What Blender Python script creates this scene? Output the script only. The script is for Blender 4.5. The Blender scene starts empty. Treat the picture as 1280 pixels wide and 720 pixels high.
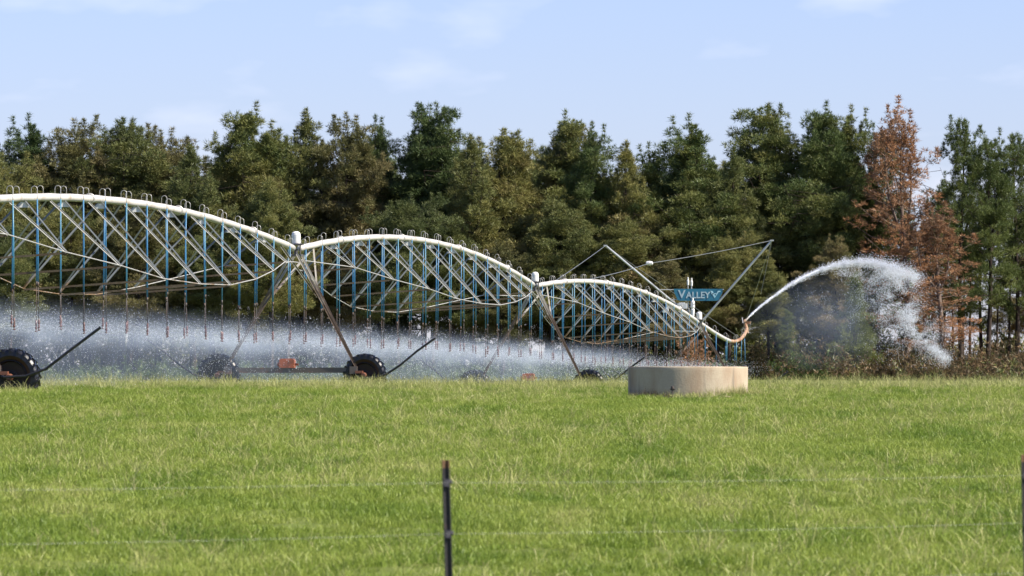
import bpy, math, random
import numpy as np
from mathutils import Vector, Matrix, noise as mnoise

R = math.radians
random.seed(7)
rng = np.random.default_rng(11)
scene = bpy.context.scene
COL = scene.collection
F = 8000.0            # focal length in pixels of the 1280 wide photograph
HY = 508.0            # pixel row of the true horizon


def at(px, py, D):
    """a point of the place: direction measured in the photograph, real distance D in metres"""
    return Vector(((px - 640) / F * D, D, (HY - py) / F * D))


# ------------------------------------------------------------------ materials
def new_mat(name):
    m = bpy.data.materials.new(name)
    m.use_nodes = True
    nt = m.node_tree
    nt.nodes.clear()
    out = nt.nodes.new('ShaderNodeOutputMaterial')
    return m, nt, out


def N(nt, typ, **kw):
    n = nt.nodes.new(typ)
    for k, v in kw.items():
        if k in n.inputs:
            n.inputs[k].default_value = v
        else:
            setattr(n, k, v)
    return n


def ramp(nt, fac, stops):
    r = nt.nodes.new('ShaderNodeValToRGB')
    el = r.color_ramp.elements
    while len(el) < len(stops):
        el.new(0.5)
    for e, (p, c) in zip(el, stops):
        e.position = p
        e.color = (*c, 1) if len(c) == 3 else c
    nt.links.new(fac, r.inputs['Fac'])
    return r


def mixc(nt, fac, a, b, mode='MIX'):
    m = nt.nodes.new('ShaderNodeMix')
    m.data_type = 'RGBA'
    m.blend_type = mode
    for sock, v in ((m.inputs[0], fac), (m.inputs[6], a), (m.inputs[7], b)):
        if hasattr(v, 'is_output'):
            nt.links.new(v, sock)
        else:
            sock.default_value = v if not isinstance(v, tuple) else (*v, 1)
    return m.outputs[2]


def noise_node(nt, scale, detail=4, rough=0.55, coord='Object', vec_scale=None):
    tc = nt.nodes.new('ShaderNodeTexCoord')
    n = nt.nodes.new('ShaderNodeTexNoise')
    n.inputs['Scale'].default_value = scale
    n.inputs['Detail'].default_value = detail
    n.inputs['Roughness'].default_value = rough
    src = tc.outputs[coord]
    if coord == 'World':
        pass
    if vec_scale:
        mp = nt.nodes.new('ShaderNodeMapping')
        mp.inputs['Scale'].default_value = vec_scale
        nt.links.new(src, mp.inputs['Vector'])
        src = mp.outputs['Vector']
    nt.links.new(src, n.inputs['Vector'])
    return n.outputs['Fac']


def world_noise(nt, scale, detail=3, vec_scale=None):
    g = nt.nodes.new('ShaderNodeNewGeometry')
    n = nt.nodes.new('ShaderNodeTexNoise')
    n.inputs['Scale'].default_value = scale
    n.inputs['Detail'].default_value = detail
    src = g.outputs['Position']
    if vec_scale:
        mp = nt.nodes.new('ShaderNodeMapping')
        mp.inputs['Scale'].default_value = vec_scale
        nt.links.new(src, mp.inputs['Vector'])
        src = mp.outputs['Vector']
    nt.links.new(src, n.inputs['Vector'])
    return n.outputs['Fac']


def principled(nt, out, color, rough=0.6, metal=0.0, spec=0.5, bump=None, bstr=0.3, bdist=0.02):
    p = nt.nodes.new('ShaderNodeBsdfPrincipled')
    if hasattr(color, 'is_output'):
        nt.links.new(color, p.inputs['Base Color'])
    else:
        p.inputs['Base Color'].default_value = (*color, 1)
    p.inputs['Roughness'].default_value = rough
    p.inputs['Metallic'].default_value = metal
    p.inputs['Specular IOR Level'].default_value = spec
    if bump is not None:
        b = nt.nodes.new('ShaderNodeBump')
        b.inputs['Strength'].default_value = bstr
        b.inputs['Distance'].default_value = bdist
        nt.links.new(bump, b.inputs['Height'])
        nt.links.new(b.outputs['Normal'], p.inputs['Normal'])
    nt.links.new(p.outputs[0], out.inputs['Surface'])
    return p


def worn(name, base, stain, scale=3.0, lo=0.5, hi=0.62, rough=0.55, metal=0.0, bstr=0.2):
    m, nt, out = new_mat(name)
    f = noise_node(nt, scale, 6, 0.65)
    r = ramp(nt, f, [(lo, (0, 0, 0)), (hi, (1, 1, 1))])
    f2 = noise_node(nt, scale * 9, 3)
    c1 = mixc(nt, f2, tuple(x * 0.82 for x in base), tuple(min(1, x * 1.15) for x in base))
    c = mixc(nt, r.outputs['Color'], c1, stain)
    principled(nt, out, c, rough, metal, bump=f2, bstr=bstr)
    return m


def rust_by_height(name, base, rust, z0, z1, rough=0.6):
    """galvanised steel, rusted where it stays wet: below z0 nearly all, above z1 hardly any"""
    m, nt, out = new_mat(name)
    g = nt.nodes.new('ShaderNodeNewGeometry')
    sx = nt.nodes.new('ShaderNodeSeparateXYZ')
    nt.links.new(g.outputs['Position'], sx.inputs[0])
    mr = nt.nodes.new('ShaderNodeMapRange')
    mr.inputs['From Min'].default_value = z0
    mr.inputs['From Max'].default_value = z1
    mr.inputs['To Min'].default_value = 1.0
    mr.inputs['To Max'].default_value = 0.0
    nt.links.new(sx.outputs['Z'], mr.inputs['Value'])
    nz = world_noise(nt, 2.3, 5)
    ad = nt.nodes.new('ShaderNodeMath'); ad.operation = 'ADD'
    nt.links.new(mr.outputs[0], ad.inputs[0]); nt.links.new(nz, ad.inputs[1])
    r = ramp(nt, ad.outputs[0], [(0.75, (0, 0, 0)), (1.05, (1, 1, 1))])
    f2 = world_noise(nt, 14, 3)
    cr = mixc(nt, f2, tuple(x * 0.5 for x in rust), tuple(x * 1.5 for x in rust))
    cb = mixc(nt, f2, tuple(x * 0.8 for x in base), tuple(min(1, x * 1.15) for x in base))
    c = mixc(nt, r.outputs['Color'], cb, cr)
    principled(nt, out, c, rough)
    return m


M = {}
M['pipe'] = worn('weathered cream pipe', (0.45, 0.435, 0.40), (0.27, 0.20, 0.14), 1.6, 0.55, 0.74, 0.6)
M['pipe_rust'] = worn('rusted pipe end', (0.36, 0.25, 0.16), (0.20, 0.09, 0.04), 2.5, 0.4, 0.6, 0.7)
M['steel'] = rust_by_height('galvanised truss steel', (0.36, 0.355, 0.335), (0.20, 0.12, 0.055), 2.0, 3.3)
M['dull'] = rust_by_height('shade painted truss steel', (0.15, 0.165, 0.17), (0.15, 0.10, 0.06), 2.0, 3.3)  # darker copy of the strut steel: shade painted into its grey, rust is real
M['spread'] = worn('brown stained spreader steel', (0.13, 0.10, 0.06), (0.10, 0.065, 0.035), 2.0, 0.4, 0.6, 0.7)
M['leg'] = rust_by_height('tower leg steel', (0.30, 0.285, 0.25), (0.095, 0.066, 0.045), 1.9, 4.0)
M['beam'] = worn('wet rusty beam', (0.10, 0.085, 0.075), (0.20, 0.08, 0.04), 2.0, 0.5, 0.65, 0.4)
M['blue'] = worn('blue drop hose', (0.035, 0.17, 0.34), (0.04, 0.15, 0.24), 2.0, 0.5, 0.7, 0.45)
M['blue2'] = worn('pale blue drop hose', (0.06, 0.22, 0.34), (0.07, 0.16, 0.19), 2.0, 0.5, 0.7, 0.45)
M['drop_low'] = worn('rusty drop pipe', (0.05, 0.043, 0.038), (0.085, 0.05, 0.034), 4.0, 0.45, 0.6, 0.6)
M['hook'] = worn('galvanised gooseneck', (0.42, 0.41, 0.38), (0.28, 0.24, 0.2), 4.0, 0.5, 0.7, 0.4, 0.3)
M['sprinkler'] = worn('dull red sprinkler plastic', (0.12, 0.05, 0.042), (0.12, 0.08, 0.07), 6.0, 0.5, 0.7, 0.4)
M['tyre'] = worn('wet black tyre rubber', (0.006, 0.006, 0.007), (0.016, 0.014, 0.012), 5.0, 0.55, 0.75, 0.36)
M['rim'] = worn('dark rusty rim', (0.007, 0.006, 0.006), (0.018, 0.010, 0.008), 5.0, 0.45, 0.6, 0.55)
M['orange'] = worn('orange gearbox paint', (0.40, 0.11, 0.045), (0.14, 0.055, 0.035), 3.0, 0.52, 0.66, 0.45)
M['gear'] = worn('rusty gearbox', (0.17, 0.065, 0.035), (0.07, 0.035, 0.025), 3.0, 0.5, 0.66, 0.5)
M['black'] = worn('black guard pipe', (0.018, 0.018, 0.02), (0.05, 0.045, 0.04), 3.0, 0.5, 0.7, 0.35)
M['white'] = worn('white housing', (0.66, 0.66, 0.64), (0.42, 0.40, 0.37), 5.0, 0.55, 0.7, 0.4)
M['dark'] = worn('dark bracket', (0.06, 0.06, 0.06), (0.13, 0.08, 0.05), 5.0, 0.5, 0.7, 0.5)
M['galv'] = worn('galvanised mast', (0.42, 0.44, 0.44), (0.30, 0.30, 0.29), 2.0, 0.5, 0.7, 0.35, 0.3)
M['sign'] = worn('blue sign sheet', (0.018, 0.125, 0.20), (0.014, 0.09, 0.15), 1.5, 0.5, 0.7, 0.4)
M['letter'] = worn('faded white lettering', (0.30, 0.40, 0.45), (0.11, 0.23, 0.30), 6.0, 0.52, 0.66, 0.5)
M['letter2'] = worn('faded pale blue lettering', (0.30, 0.50, 0.58), (0.2, 0.42, 0.5), 6.0, 0.5, 0.66, 0.5)
M['post'] = worn('dark bitumen coated picket', (0.010, 0.008, 0.008), (0.05, 0.026, 0.018), 9.0, 0.55, 0.7, 0.5)
M['post_top'] = worn('rusty picket top', (0.10, 0.045, 0.02), (0.20, 0.13, 0.03), 20.0, 0.45, 0.6, 0.7)
M['wire'] = worn('galvanised wire', (0.20, 0.21, 0.20), (0.28, 0.27, 0.25), 9.0, 0.5, 0.7, 0.35, 0.5)
M['insul'] = worn('grey insulator', (0.06, 0.055, 0.065), (0.09, 0.08, 0.09), 9.0, 0.5, 0.7, 0.4)


def bark_mat(name, a, b):
    m, nt, out = new_mat(name)
    f = noise_node(nt, 6, 5, 0.6, 'Object', (1, 1, 0.25))
    c = mixc(nt, f, a, b)
    principled(nt, out, c, 0.9, spec=0.2, bump=f, bstr=0.6, bdist=0.05)
    return m


M['bark'] = bark_mat('pine bark', (0.022, 0.017, 0.014), (0.065, 0.048, 0.038))
M['bark_grey'] = bark_mat('dead pine bark', (0.08, 0.06, 0.05), (0.2, 0.15, 0.12))


def leaf_mat(name, stops, transl=0.25, objvar=0.35, wscale=0.25, wvec=None, wamp=0.6):
    m, nt, out = new_mat(name)
    at_ = nt.nodes.new('ShaderNodeAttribute'); at_.attribute_name = 'tint'
    g = nt.nodes.new('ShaderNodeNewGeometry')
    oi = nt.nodes.new('ShaderNodeObjectInfo')
    nz = world_noise(nt, wscale, 3, wvec)
    # tint + island + object + world noise
    def math2(op, a, b):
        n = nt.nodes.new('ShaderNodeMath'); n.operation = op
        for i, v in enumerate((a, b)):
            if hasattr(v, 'is_output'):
                nt.links.new(v, n.inputs[i])
            else:
                n.inputs[i].default_value = v
        return n.outputs[0]
    s = math2('MULTIPLY', at_.outputs['Fac'], 0.45)
    s = math2('ADD', s, math2('MULTIPLY', g.outputs['Random Per Island'], 0.14))
    s = math2('ADD', s, math2('MULTIPLY', oi.outputs['Random'], objvar))
    s = math2('ADD', s, math2('MULTIPLY', nz, wamp))
    s = math2('SUBTRACT', s, 0.30 + (wamp - 0.6) * 0.5)
    r = ramp(nt, s, stops)
    d = nt.nodes.new('ShaderNodeBsdfDiffuse')
    t = nt.nodes.new('ShaderNodeBsdfTranslucent')
    gl = nt.nodes.new('ShaderNodeBsdfGlossy'); gl.inputs['Roughness'].default_value = 0.45
    gl.inputs['Color'].default_value = (0.6, 0.62, 0.55, 1)
    nt.links.new(r.outputs['Color'], d.inputs['Color'])
    nt.links.new(r.outputs['Color'], t.inputs['Color'])
    mx = nt.nodes.new('ShaderNodeMixShader'); mx.inputs[0].default_value = transl
    nt.links.new(d.outputs[0], mx.inputs[1]); nt.links.new(t.outputs[0], mx.inputs[2])
    m2 = nt.nodes.new('ShaderNodeMixShader'); m2.inputs[0].default_value = 0.03
    nt.links.new(mx.outputs[0], m2.inputs[1]); nt.links.new(gl.outputs[0], m2.inputs[2])
    nt.links.new(m2.outputs[0], out.inputs['Surface'])
    return m


M['needles'] = leaf_mat('dark pine needles', [(0.0, (0.048, 0.078, 0.03)), (0.35, (0.092, 0.124, 0.042)),
                                             (0.62, (0.18, 0.182, 0.055)), (0.85, (0.18, 0.145, 0.062)), (1.0, (0.22, 0.14, 0.075))], transl=0.10)
M['needles_olive'] = leaf_mat('olive pine needles', [(0.0, (0.07, 0.093, 0.035)), (0.35, (0.135, 0.15, 0.052)),
                                                    (0.62, (0.215, 0.203, 0.066)), (0.85, (0.21, 0.16, 0.078)), (1.0, (0.25, 0.15, 0.085))], transl=0.10)
M['needles_brown'] = leaf_mat('browning pine needles', [(0.0, (0.075, 0.085, 0.034)), (0.35, (0.14, 0.135, 0.052)),
                                                    (0.62, (0.20, 0.165, 0.075)), (0.85, (0.23, 0.16, 0.085)), (1.0, (0.26, 0.15, 0.09))], transl=0.10)
M['needles_light'] = leaf_mat('yellow green pine needles', [(0.0, (0.06, 0.085, 0.03)), (0.4, (0.11, 0.14, 0.04)),
                                                           (0.75, (0.17, 0.185, 0.055)), (1.0, (0.21, 0.17, 0.07))])
M['needles_dead'] = leaf_mat('dead brown needles', [(0.0, (0.16, 0.10, 0.065)), (0.35, (0.30, 0.17, 0.095)),
                                                   (0.7, (0.48, 0.235, 0.10)), (1.0, (0.55, 0.31, 0.16))])
M['bracken'] = leaf_mat('dry bracken', [(0.0, (0.025, 0.028, 0.014)), (0.38, (0.045, 0.04, 0.022)),
                                       (0.55, (0.11, 0.075, 0.04)), (0.78, (0.26, 0.165, 0.085)), (1.0, (0.36, 0.26, 0.15))], wscale=0.12)
M['shrub'] = leaf_mat('green shrub leaves', [(0.0, (0.035, 0.06, 0.02)), (0.5, (0.07, 0.11, 0.03)), (1.0, (0.12, 0.15, 0.05))])
M['grass'] = leaf_mat('green grass blades', [(0.0, (0.110, 0.180, 0.024)), (0.3, (0.190, 0.258, 0.038)),
                                            (0.6, (0.275, 0.325, 0.066)), (0.85, (0.37, 0.37, 0.14)), (1.0, (0.37, 0.28, 0.16))],
                      transl=0.35, objvar=0.15, wscale=0.8, wvec=(1, 0.22, 1), wamp=1.35)
M['straw'] = leaf_mat('dry seed stalks', [(0.0, (0.23, 0.27, 0.07)), (0.5, (0.33, 0.335, 0.12)), (1.0, (0.43, 0.38, 0.20))], transl=0.25)

# ground
m, nt, out = new_mat('field soil and turf')
f1 = world_noise(nt, 0.35, 6); f2 = world_noise(nt, 9, 4)
c = mixc(nt, f1, (0.075, 0.12, 0.02), (0.13, 0.16, 0.035))
c = mixc(nt, f2, c, (0.13, 0.15, 0.04))
g = nt.nodes.new('ShaderNodeNewGeometry'); sx = nt.nodes.new('ShaderNodeSeparateXYZ')
nt.links.new(g.outputs['Position'], sx.inputs[0])
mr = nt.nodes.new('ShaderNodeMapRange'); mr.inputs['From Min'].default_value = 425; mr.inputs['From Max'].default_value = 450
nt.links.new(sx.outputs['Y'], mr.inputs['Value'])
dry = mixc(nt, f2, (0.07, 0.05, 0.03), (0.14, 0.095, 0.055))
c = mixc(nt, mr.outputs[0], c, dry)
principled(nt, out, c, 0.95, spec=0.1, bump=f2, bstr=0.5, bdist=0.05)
M['ground'] = m

# concrete
m, nt, out = new_mat('old trough concrete')
f1 = noise_node(nt, 1.6, 5, 0.6, 'Object', (1, 1, 0.35)); f2 = noise_node(nt, 30, 4); f3 = noise_node(nt, 4.0, 4, 0.6, 'Object', (1, 1, 0.12))
c = mixc(nt, f2, (0.35, 0.295, 0.215), (0.46, 0.395, 0.295))
r1 = ramp(nt, f1, [(0.44, (0, 0, 0)), (0.66, (0.75, 0.75, 0.75))])
c = mixc(nt, r1.outputs['Color'], c, (0.27, 0.185, 0.12))
r3 = ramp(nt, f3, [(0.56, (0, 0, 0)), (0.68, (0.6, 0.6, 0.6))])
c = mixc(nt, r3.outputs['Color'], c, (0.15, 0.135, 0.11))
tc = nt.nodes.new('ShaderNodeTexCoord'); sz = nt.nodes.new('ShaderNodeSeparateXYZ'); nt.links.new(tc.outputs['Object'], sz.inputs[0])
mr = nt.nodes.new('ShaderNodeMapRange'); mr.inputs['From Min'].default_value = 0.0; mr.inputs['From Max'].default_value = 0.22
mr.inputs['To Min'].default_value = 0.55; mr.inputs['To Max'].default_value = 0.0
nt.links.new(sz.outputs['Z'], mr.inputs['Value'])
c = mixc(nt, mr.outputs[0], c, (0.20, 0.17, 0.115))
principled(nt, out, c, 0.9, spec=0.2, bump=f2, bstr=0.5, bdist=0.01)
M['concrete'] = m

# water droplets
m, nt, out = new_mat('water droplets')
p = principled(nt, out, (0.86, 0.90, 0.97), 0.25, spec=0.6)
tr = nt.nodes.new('ShaderNodeBsdfTranslucent'); tr.inputs['Color'].default_value = (0.88, 0.91, 0.98, 1)
mx = nt.nodes.new('ShaderNodeMixShader'); mx.inputs[0].default_value = 0.45
nt.links.new(p.outputs[0], mx.inputs[1]); nt.links.new(tr.outputs[0], mx.inputs[2]); nt.links.new(mx.outputs[0], out.inputs['Surface'])
M['water'] = m


def mist_mat(name, low, peak, zc, zw, scale, lo, hi, vs=(1, 1, 1), color=(0.62, 0.73, 0.97), radial=None):
    """airborne spray: thin below, thickest in a band round height zc where the nozzles throw it"""
    m, nt, out = new_mat(name)
    g = nt.nodes.new('ShaderNodeNewGeometry')
    mp = nt.nodes.new('ShaderNodeMapping'); mp.inputs['Scale'].default_value = vs
    nt.links.new(g.outputs['Position'], mp.inputs['Vector'])
    n = nt.nodes.new('ShaderNodeTexNoise'); n.inputs['Scale'].default_value = scale; n.inputs['Detail'].default_value = 3
    n.inputs['Roughness'].default_value = 0.6
    nt.links.new(mp.outputs[0], n.inputs['Vector'])
    mr = nt.nodes.new('ShaderNodeMapRange')
    mr.inputs['From Min'].default_value = lo; mr.inputs['From Max'].default_value = hi
    nt.links.new(n.outputs['Fac'], mr.inputs['Value'])
    sx = nt.nodes.new('ShaderNodeSeparateXYZ'); nt.links.new(g.outputs['Position'], sx.inputs[0])
    def mth(op, a, b=0.0, clamp=False):
        q = nt.nodes.new('ShaderNodeMath'); q.operation = op; q.use_clamp = clamp
        for i_, v_ in enumerate((a, b)):
            if hasattr(v_, 'is_output'): nt.links.new(v_, q.inputs[i_])
            else: q.inputs[i_].default_value = v_
        return q.outputs[0]
    z = mth('ADD', sx.outputs['Z'], mth('MULTIPLY', mth('SUBTRACT', n.outputs['Fac'], 0.5), 1.1))
    up = mth('DIVIDE', mth('SUBTRACT', z, zc), zw)
    band = mth('EXPONENT', mth('MULTIPLY', mth('MULTIPLY', up, up), -1.0))
    below = mth('SUBTRACT', 1.0, mth('MULTIPLY', mth('ADD', up, 0.3), 1.3), True)
    below = mth('MINIMUM', below, 1.0)
    d = mth('ADD', mth('MULTIPLY', band, peak), mth('MULTIPLY', below, low))
    d = mth('MULTIPLY', d, mth('ADD', mth('MULTIPLY', mr.outputs[0], 0.95), 0.12))
    if radial:
        tcc = nt.nodes.new('ShaderNodeTexCoord'); m2 = nt.nodes.new('ShaderNodeMapping'); m2.inputs['Scale'].default_value = radial
        nt.links.new(tcc.outputs['Object'], m2.inputs['Vector'])
        ln = nt.nodes.new('ShaderNodeVectorMath'); ln.operation = 'LENGTH'; nt.links.new(m2.outputs[0], ln.inputs[0])
        d = mth('MULTIPLY', d, mth('POWER', mth('SUBTRACT', 1.0, ln.outputs['Value'], True), 0.8))
    v = nt.nodes.new('ShaderNodeVolumeScatter')
    v.inputs['Color'].default_value = (*color, 1)
    v.inputs['Anisotropy'].default_value = 0.0
    nt.links.new(d, v.inputs['Density'])
    nt.links.new(v.outputs[0], out.inputs['Volume'])
    return m


# ------------------------------------------------------------------ mesh helpers
class MB:
    def __init__(s):
        s.v = []; s.f = []; s.mi = []

    def add(s, v, f, mi=0):
        o = len(s.v)
        s.v.extend([tuple(x) for x in v]); s.f.extend([tuple(i + o for i in q) for q in f]); s.mi.extend([mi] * len(f))

    def tube(s, pts, r, n=8, mi=0, caps=True):
        pts = [Vector(p) for p in pts]
        rs = r if isinstance(r, (list, tuple)) else [r] * len(pts)
        vs = []; prev = None
        for i, p in enumerate(pts):
            if i == 0: t = pts[1] - p
            elif i == len(pts) - 1: t = p - pts[i - 1]
            else: t = (pts[i + 1] - p).normalized() + (p - pts[i - 1]).normalized()
            if t.length < 1e-9: t = Vector((0, 0, 1))
            t.normalize()
            if prev is None:
                a = Vector((0, 0, 1)) if abs(t.z) < 0.9 else Vector((1, 0, 0))
                u = t.cross(a).normalized()
            else:
                u = (prev - t * prev.dot(t)).normalized()
            prev = u
            w = t.cross(u)
            for k in range(n):
                a = 2 * math.pi * k / n
                vs.append(p + (u * math.cos(a) + w * math.sin(a)) * rs[i])
        fs = []
        for i in range(len(pts) - 1):
            for k in range(n):
                k2 = (k + 1) % n
                fs.append((i * n + k, i * n + k2, (i + 1) * n + k2, (i + 1) * n + k))
        if caps:
            fs.append(tuple(range(n - 1, -1, -1)))
            b = (len(pts) - 1) * n
            fs.append(tuple(range(b, b + n)))
        s.add(vs, fs, mi)

    def angle(s, a, b, w, th=0.008, side=Vector((1, 0, 0)), mi=0):
        """L-section steel from a to b"""
        a = Vector(a); b = Vector(b); t = (b - a).normalized()
        u = (side - t * side.dot(t)).normalized(); q = t.cross(u)
        prof = [(0, 0), (w, 0), (w, th), (th, th), (th, w), (0, w)]
        vs = [a + u * x + q * y for x, y in prof] + [b + u * x + q * y for x, y in prof]
        fs = [(i, (i + 1) % 6, 6 + (i + 1) % 6, 6 + i) for i in range(6)] + [(5, 4, 3, 2, 1, 0), (6, 7, 8, 9, 10, 11)]
        s.add(vs, fs, mi)

    def box(s, c, sx, sy, sz, rot=None, mi=0, bev=0.0):
        c = Vector(c); rot = rot or Matrix.Identity(3)
        vs = []
        for z in (-1, 1):
            for x, y in ((-1, -1), (1, -1), (1, 1), (-1, 1)):
                vs.append(c + rot @ Vector((x * sx / 2, y * sy / 2, z * sz / 2)))
        s.add(vs, [(3, 2, 1, 0), (4, 5, 6, 7), (0, 1, 5, 4), (1, 2, 6, 5), (2, 3, 7, 6), (3, 0, 4, 7)], mi)

    def lathe(s, c, prof, axis=Vector((0, 0, 1)), n=24, mi=0):
        c = Vector(c); axis = Vector(axis).normalized()
        a = Vector((0, 0, 1)) if abs(axis.z) < 0.9 else Vector((1, 0, 0))
        u = axis.cross(a).normalized(); w = axis.cross(u)
        vs = []
        for (r, h) in prof:
            for k in range(n):
                t = 2 * math.pi * k / n
                vs.append(c + axis * h + (u * math.cos(t) + w * math.sin(t)) * r)
        fs = []
        for i in range(len(prof) - 1):
            for k in range(n):
                k2 = (k + 1) % n
                fs.append((i * n + k, i * n + k2, (i + 1) * n + k2, (i + 1) * n + k))
        s.add(vs, fs, mi)

    def build(s, name, mats, parent=None, origin=None, smooth=False):
        me = bpy.data.meshes.new(name)
        o = Vector(origin) if origin is not None else Vector((0, 0, 0))
        me.from_pydata([(x[0] - o.x, x[1] - o.y, x[2] - o.z) for x in s.v], [], s.f)
        if not isinstance(mats, (list, tuple)): mats = [mats]
        for m_ in mats: me.materials.append(m_)
        if len(mats) > 1:
            me.polygons.foreach_set('material_index', s.mi)
        if smooth:
            me.polygons.foreach_set('use_smooth', [True] * len(me.polygons))
        me.update()
        return link(name, me, parent, o)


def link(name, me, parent=None, loc=(0, 0, 0)):
    ob = bpy.data.objects.new(name, me)
    COL.objects.link(ob)
    ob.parent = parent
    if parent is not None:
        ob.location = Vector(loc) - wloc(parent)
    else:
        ob.location = loc
    return ob


def wloc(o):
    v = Vector((0, 0, 0))
    while o is not None:
        v += o.location; o = o.parent
    return v


def tag(o, label=None, cat=None, group=None, kind=None):
    if label: o['label'] = label
    if cat: o['category'] = cat
    if group: o['group'] = group
    if kind: o['kind'] = kind
    return o


def empty(name, loc):
    o = bpy.data.objects.new(name, None); COL.objects.link(o); o.location = loc
    o.empty_display_size = 0.5
    return o


def np_mesh(name, verts, tris, mat, tint=None, smooth=False):
    """mesh of triangles from arrays"""
    me = bpy.data.meshes.new(name)
    nv, nf = len(verts), len(tris)
    me.vertices.add(nv); me.vertices.foreach_set('co', verts.astype(np.float32).ravel())
    me.loops.add(nf * 3); me.loops.foreach_set('vertex_index', tris.astype(np.int32).ravel())
    me.polygons.add(nf)
    me.polygons.foreach_set('loop_start', np.arange(0, nf * 3, 3, dtype=np.int32))
    me.polygons.foreach_set('loop_total', np.full(nf, 3, dtype=np.int32))
    if tint is not None:
        a = me.attributes.new('tint', 'FLOAT', 'POINT'); a.data.foreach_set('value', tint.astype(np.float32))
    me.materials.append(mat)
    me.update(calc_edges=True)
    return me


# ------------------------------------------------------------------ terrain
TD = np.array([-400, -60, 0, 36, 60, 90, 115, 135, 148, 158, 170, 190, 218, 268, 320, 380, 430, 520, 700, 1500, 9000.])
TZ = np.array([-2.4, -2.2, -1.75, -1.5, -1.02, -0.50, -0.09, 0.20, 0.42, 0.47, 0.30, 0.17, 0.08, -0.12, 0.1, 1.0, 1.75, 1.9, 2.0, 1.0, -8.])


def base_z(D):
    # smoothstep blended piecewise
    return np.interp(D, TD, TZ)


_sd = np.arange(-400, 9000, 1.0)
_sz = base_z(_sd)
_k = np.hanning(17); _k /= _k.sum()
_szs = np.convolve(np.pad(_sz, 8, mode='edge'), _k, mode='valid')


def ground_z(x, y):
    z = np.interp(y, _sd, _szs)
    b = 0.035 * np.sin(x * 0.21 + 1.3) * np.cos(y * 0.11) + 0.02 * np.sin(x * 0.9 + y * 0.35) + 0.012 * np.sin(x * 2.1 - y * 0.8)
    b = np.where(np.abs(y) > 700, 0, b)
    b = b + 0.27 * np.exp(-((y - 119) / 8.0) ** 2) * np.clip((-5.5 - x) / 3.5, 0, 1)
    return z + b


ys = np.concatenate([np.linspace(-400, 20, 22)[:-1], np.arange(20, 200, 0.75), np.arange(200, 520, 4), np.array([540, 580, 640, 720, 900, 1200, 1700, 2500, 4000, 8500])])
xs = np.concatenate([[-5000, -2500, -1200, -600, -300, -150, -90], np.arange(-60, 60.1, 1.0), [90, 150, 300, 600, 1200, 2500, 5000]])
GX, GY = np.meshgrid(xs, ys)
GZ = ground_z(GX, GY)
gv = np.stack([GX.ravel(), GY.ravel(), GZ.ravel()], 1)
nx, ny = len(xs), len(ys)
ii = (np.arange(ny - 1)[:, None] * nx + np.arange(nx - 1)[None, :]).ravel()
gt = np.concatenate([np.stack([ii, ii + 1, ii + nx + 1], 1), np.stack([ii, ii + nx + 1, ii + nx], 1)])
me = np_mesh('ground', gv, gt, M['ground'])
me.polygons.foreach_set('use_smooth', [True] * len(me.polygons))
tag(link('ground', me), kind='structure')

# ------------------------------------------------------------------ grass
src = bpy.data.collections.new('grass_tufts')       # sources, only used through the nodes
src2 = bpy.data.collections.new('stalk_tufts')


def blade_patch(name, n, size, hmin, hmax, w, bend, mat, seed, seedhead=False):
    r = np.random.default_rng(seed)
    # blades gather in small tufts
    nt_ = max(4, n // 9)
    tc = r.uniform(-size / 2, size / 2, (nt_, 2))
    th = r.uniform(0.6, 1.15, nt_)
    idx = r.integers(0, nt_, n)
    base = tc[idx] + r.normal(0, 0.028, (n, 2))
    h = r.uniform(hmin, hmax, n) * th[idx]
    az = r.uniform(0, 2 * np.pi, n); bd = r.uniform(0.15, 1.0, n) * bend * h
    faz = r.uniform(0, 2 * np.pi, n)
    wv = np.stack([np.cos(faz), np.sin(faz), np.zeros(n)], 1) * (w * r.uniform(0.6, 1.2, n))[:, None]
    dirv = np.stack([np.cos(az), np.sin(az), np.zeros(n)], 1)
    b3 = np.concatenate([base, np.zeros((n, 1))], 1); b3[:, 2] -= 0.02
    up = np.array([0, 0, 1.0])
    p1 = b3 + up * (h * 0.5)[:, None] + dirv * (bd * 0.25)[:, None]
    p2 = b3 + up * (h * 0.85)[:, None] + dirv * (bd * 0.65)[:, None]
    p3 = b3 + up * (h * 1.0)[:, None] + dirv * bd[:, None]
    vs = np.stack([b3 - wv / 2, b3 + wv / 2, p1 - wv * 0.42, p1 + wv * 0.42, p2 - wv * (0.6 if seedhead else 0.3), p2 + wv * (0.6 if seedhead else 0.3), p3], 1)
    verts = vs.reshape(-1, 3)
    o = (np.arange(n) * 7)[:, None]
    t = np.array([[0, 1, 3], [0, 3, 2], [2, 3, 5], [2, 5, 4], [4, 5, 6]])
    tris = (o[:, :, None] + t[None]).reshape(-1, 3)
    tint = np.repeat(r.uniform(0, 1, nt_)[idx] * 0.6 + r.uniform(0, 0.4, n), 7)
    me = np_mesh(name, verts, tris, mat, tint)
    return bpy.data.objects.new(name, me)


for k in range(6):
    src.objects.link(blade_patch('grass_tuft', 1500, 1.25, 0.022, 0.082, 0.0062, 1.3, M['grass'], 100 + k))
for k in range(5):
    src2.objects.link(blade_patch('stalk_tuft', 40, 1.0, 0.05, 0.20, 0.0045, 1.5, M['straw'], 200 + k, True))


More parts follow.
